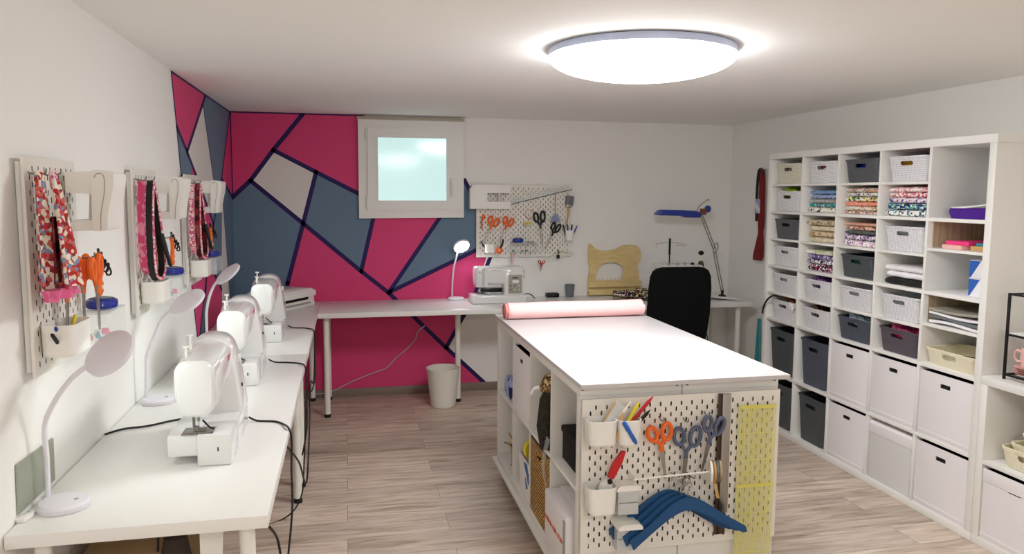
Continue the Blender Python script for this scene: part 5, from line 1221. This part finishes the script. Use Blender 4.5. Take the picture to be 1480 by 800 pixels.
# office chair
t = T('office_chair', 'black fabric office chair seen from behind at the back right desk', 'office chair', (2.99, -.86, 0), 0)
CYB = -.20
bk = [[(p[0], CYB+.035*((z-.55)/.5)**2*0-.05*math.sin((z-.5)*2.4)+p[1]*1.0, z) for p in rr(w_, th_, min(w_, th_)*.48, 0, 6)] for z, w_, th_ in ((.505, .36, .03), (.52, .41, .06), (.60, .435, .075), (.75, .455, .08), (.92, .45, .075), (1.0, .435, .07), (1.04, .40, .06), (1.058, .345, .045), (1.066, .27, .02))]
P('backrest', MB().loft(bk), 'chair', t, ang=60)
P('seat', MB().loft([rr(.42, .40, .12, .43, 7, 0, .05), rr(.48, .46, .14, .45, 7, 0, .05), rr(.49, .47, .14, .485, 7, 0, .05), rr(.44, .42, .13, .51, 7, 0, .05)]), 'chair', t, ang=60)
P('back_bracket', MB().box((-.04, -.2, .40), (.04, .05, .425), .005).box((-.04, -.27, .40), (.04, -.245, .62), .006), 'black', t)
for s in (-1, 1):
    a_ = P('armrest', MB().box((s*.255-.03, -.12, .675), (s*.255+.03, .13, .70), .012), 'black', t)
    P('arm_support', MB().tube(bez([(s*.22, 0, .43), (s*.27, 0, .46), (s*.272, 0, .58), (s*.258, 0, .68)], 5), .015, 10), 'black', a_)
P('gas_lift', MB().lathe([(.028, .09), (.028, .24), (.018, .241), (.018, .43)], 16), 'black', t)
for k in range(5):
    a = 2*PI*k/5+.3; e = (.29*math.cos(a), .29*math.sin(a))
    l_ = P('base_leg', MB().tube([(0, 0, .105), (e[0]*.5, e[1]*.5, .095), (e[0], e[1], .075)], [.026, .022, .017], 8), 'black', t)
    P('castor', MB().lathe([(.024, -.022), (.027, -.018), (.027, .018), (.024, .022)], 18, X=Matrix.Translation((e[0], e[1], .0275)) @ Matrix.Rotation(a, 4, 'Z') @ Matrix.Rotation(PI/2, 4, 'X')).lathe([(.006, .04), (.006, .075)], 8, X=Matrix.Translation((e[0], e[1], 0))), 'black', l_)

# waste bin
rb = [(.082, 0), (.088, .004)]
n_ = 17
for i in range(n_+1):
    z = .008+.262*i/n_; r_ = .089+.031*i/n_
    rb += [(r_, z), (r_+.0016, z+.004)]
rb += [(.1235, .279), (.1235, .285), (.117, .285), (.114, .27), (.084, .006)]
S('waste_bin', MB().lathe(rb, 48), 'binw', 'white ribbed waste bin on the floor under the back desk', 'waste bin', (1.472, -.40, .0005))

# cables
def cable(pts, label, m='cable', r=.0035, n=7): S('power_cable', MB().tube(bez(pts, n), r, 7), m, label, 'cable', group='cables')
zc = DZ+.004
def over(y0, x0, y1, label, drop=.45):
    cable([(x0, y0, zc+.012), (x0+.03, y0-.01, zc), (x0+.09, y0-.03, zc), (.575, (y0+y1)/2, zc), (.600, y1, zc+.002), (.609, y1-.01, DZ-.03), (.608, y1-.03, .60), (.612, y1-.10, .48), (.59, y1-.12, drop)], label)
over(-3.05, .455, -3.18, 'black cable running from the nearest machine over the desk edge', .28)
over(-2.08, .43, -2.2, 'black cable running from the second machine over the desk edge', .35)
over(-1.13, .45, -1.25, 'black cable running from the third machine over the desk edge', .4)
cable([(.006, -3.12, zc), (.05, -3.07, zc), (.12, -3.05, zc), (.19, -3.0, zc), (.262, -2.975, zc+.002)], 'black cable between the left wall and the nearest machine')
cable([(.612, -1.3, .70), (.615, -1.6, .52), (.612, -1.9, .58), (.614, -2.15, .40), (.61, -2.4, .25), (.60, -2.7, .45), (.575, -2.95, .60)], 'long black cable sagging along the front of the left desks', r=.004)
cable([(.61, -2.3, .60), (.60, -2.35, .35), (.58, -2.3, .15), (.5, -2.2, .01), (.35, -2.3, .006)], 'black cable dropping to the floor beside the middle desk legs')
cable([(.60, -3.86, .69), (.615, -3.80, .62), (.62, -3.78, .50), (.60, -3.75, .35)], 'black cable hanging below the near corner of the left desk')
cable([(.27, -3.55, .698), (.265, -3.56, .60), (.26, -3.58, .45)], 'black cable hanging under the nearest desk')
cable([(.50, -.018, .03), (.66, -.02, .045), (.82, -.018, .115), (.98, -.018, .175), (1.08, -.018, .21), (1.16, -.018, .29), (1.24, -.018, .355), (1.30, -.018, .42), (1.33, -.018, .49), (1.38, -.018, .53)], 'thin white cable running up the magenta wall under the back desk', 'wcable', .004)
cable([(3.60, -.05, .70), (3.63, -.05, .5), (3.60, -.05, .3), (3.62, -.08, .12)], 'black cable hanging below the right end of the back desk')
cable([(3.70, -.06, .70), (3.68, -.06, .5), (3.73, -.06, .36), (3.72, -.06, .22), (3.76, -.08, .1), (3.70, -.1, .01)], 'looser black cable beside the right desk leg')
# things under the nearest desk
t = T('cardboard_box', 'brown cardboard box under the nearest desk', 'cardboard box', (.21, -3.38, 0), .06)
P('box_body', MB().box((-.16, -.2, 0), (.16, .2, .52), .002), 'card', t); P('packing_tape', MB().box((-.162, -.025, .44), (.162, .025, .522), .001), 'woodpanel', t)
t = T('dark_bag', 'dark brown bag with white piping under the nearest desk', 'bag', (.33, -3.66, 0), .2)
P('bag_body', MB().loft([rr(.16, .12, .03, 0, 5), rr(.18, .13, .04, .2, 5), rr(.11, .09, .03, .45, 5), rr(.06, .05, .02, .6, 5)]), 'brownbag', t); P('piping', MB().tube(bez([(-.06, -.066, .30), (0, -.062, .40), (.04, -.045, .5)], 5), .004, 6).tube(bez([(-.03, -.068, .28), (.02, -.062, .38), (.055, -.045, .47)], 5), .004, 6), 'whitep', t, 'white piping')
S('leaning_board', MB().prism([(0, 0), (.03, 0), (.062, .69), (.0, .69)], -.012, .012), 'whitep', 'narrow white board standing under the nearest desk', 'board', (.405, -3.72, 0), .1)
# right wall hangings
t = T('hanging_scarf', 'dark red scarf with a blue label hanging on the right wall beyond the tall shelf', 'scarf', (W-.03, -.545, 1.05), 0)
P('scarf_cloth', MB().loft([[(p[0]*1.0, p[1]+o, z) for p in rr(.035, w_, .015, 0, 5)] for z, w_, o in ((0, .10, .03), (.03, .115, .025), (.12, .085, .01), (.20, .045, .0), (.22, .04, .0), (.30, .06, 0), (.45, .055, 0), (.6, .05, .005), (.66, .04, .01), (.69, .03, .01))]), 'redcloth', t); P('blue_label', MB().box((-.024, -.01, .36), (-.018, .06, .47), .002), print_mat('pale_blue_print', ['#a9b6d2', '#e6e4e8', '#a9b6d2'], 20), t); P('dark_loop', MB().tube(bez([(-.01, .05, .30), (-.012, .055, .5), (-.01, .045, .67), (-.005, .01, .695), (-.005, -.02, .66)], 6), .011, 8), 'brownbag', t)
S('wall_hook', MB().tube(bez([(0, 0, .01), (-.03, 0, .0), (-.045, 0, .015)], 5), .004, 6), 'darksteel', 'small hook holding the dark red scarf on the right wall', 'hook', (W-.002, -.545, 1.735))
S('teal_board', MB().prism([(0, 0), (.10, 0), (.055, .60), (.03, .60)], 0, .012, X=Matrix.Rotation(PI/2, 4, 'Z')), 'tealshelf', 'teal board leaning on the right wall beyond the tall shelf', 'board', (W-.02, -.61, .0005))

# ================================================================== camera and light
cam = bpy.data.cameras.new('camera'); co = link(bpy.data.objects.new('camera', cam)); scene.camera = co
cam.sensor_width = 36; cam.lens = 1101.07/1480*36; cam.clip_start = .05
cam.shift_x = (740-748.97)/1480; cam.shift_y = (392.06-400)/1480
yaw, pitch, roll = .2207, -.1019, .0070
f = Vector((math.sin(yaw)*math.cos(pitch), math.cos(yaw)*math.cos(pitch), math.sin(pitch)))
r0 = Vector((math.cos(yaw), -math.sin(yaw), 0)); u0 = r0.cross(f)
R_ = r0*math.cos(roll)+u0*math.sin(roll); U_ = -r0*math.sin(roll)+u0*math.cos(roll)
mw = Matrix((R_, U_, -f)).transposed().to_4x4(); mw.translation = (.8079, -5.8392, 1.5485)
co.matrix_world = mw
wd = bpy.data.worlds.new('world'); scene.world = wd; wd.use_nodes = True
wd.node_tree.nodes['Background'].inputs[0].default_value = (.8, .9, 1, 1)
wd.node_tree.nodes['Background'].inputs[1].default_value = .3
vs = scene.view_settings; vs.view_transform = 'Standard'; vs.look = 'None'; vs.gamma = 1; vs.exposure = 2.12
try: vs.use_curve_mapping = False
except Exception: pass
scene.cycles.max_bounces = 10; scene.cycles.diffuse_bounces = 6; scene.cycles.transparent_max_bounces = 12
scene.cycles.use_denoising = True
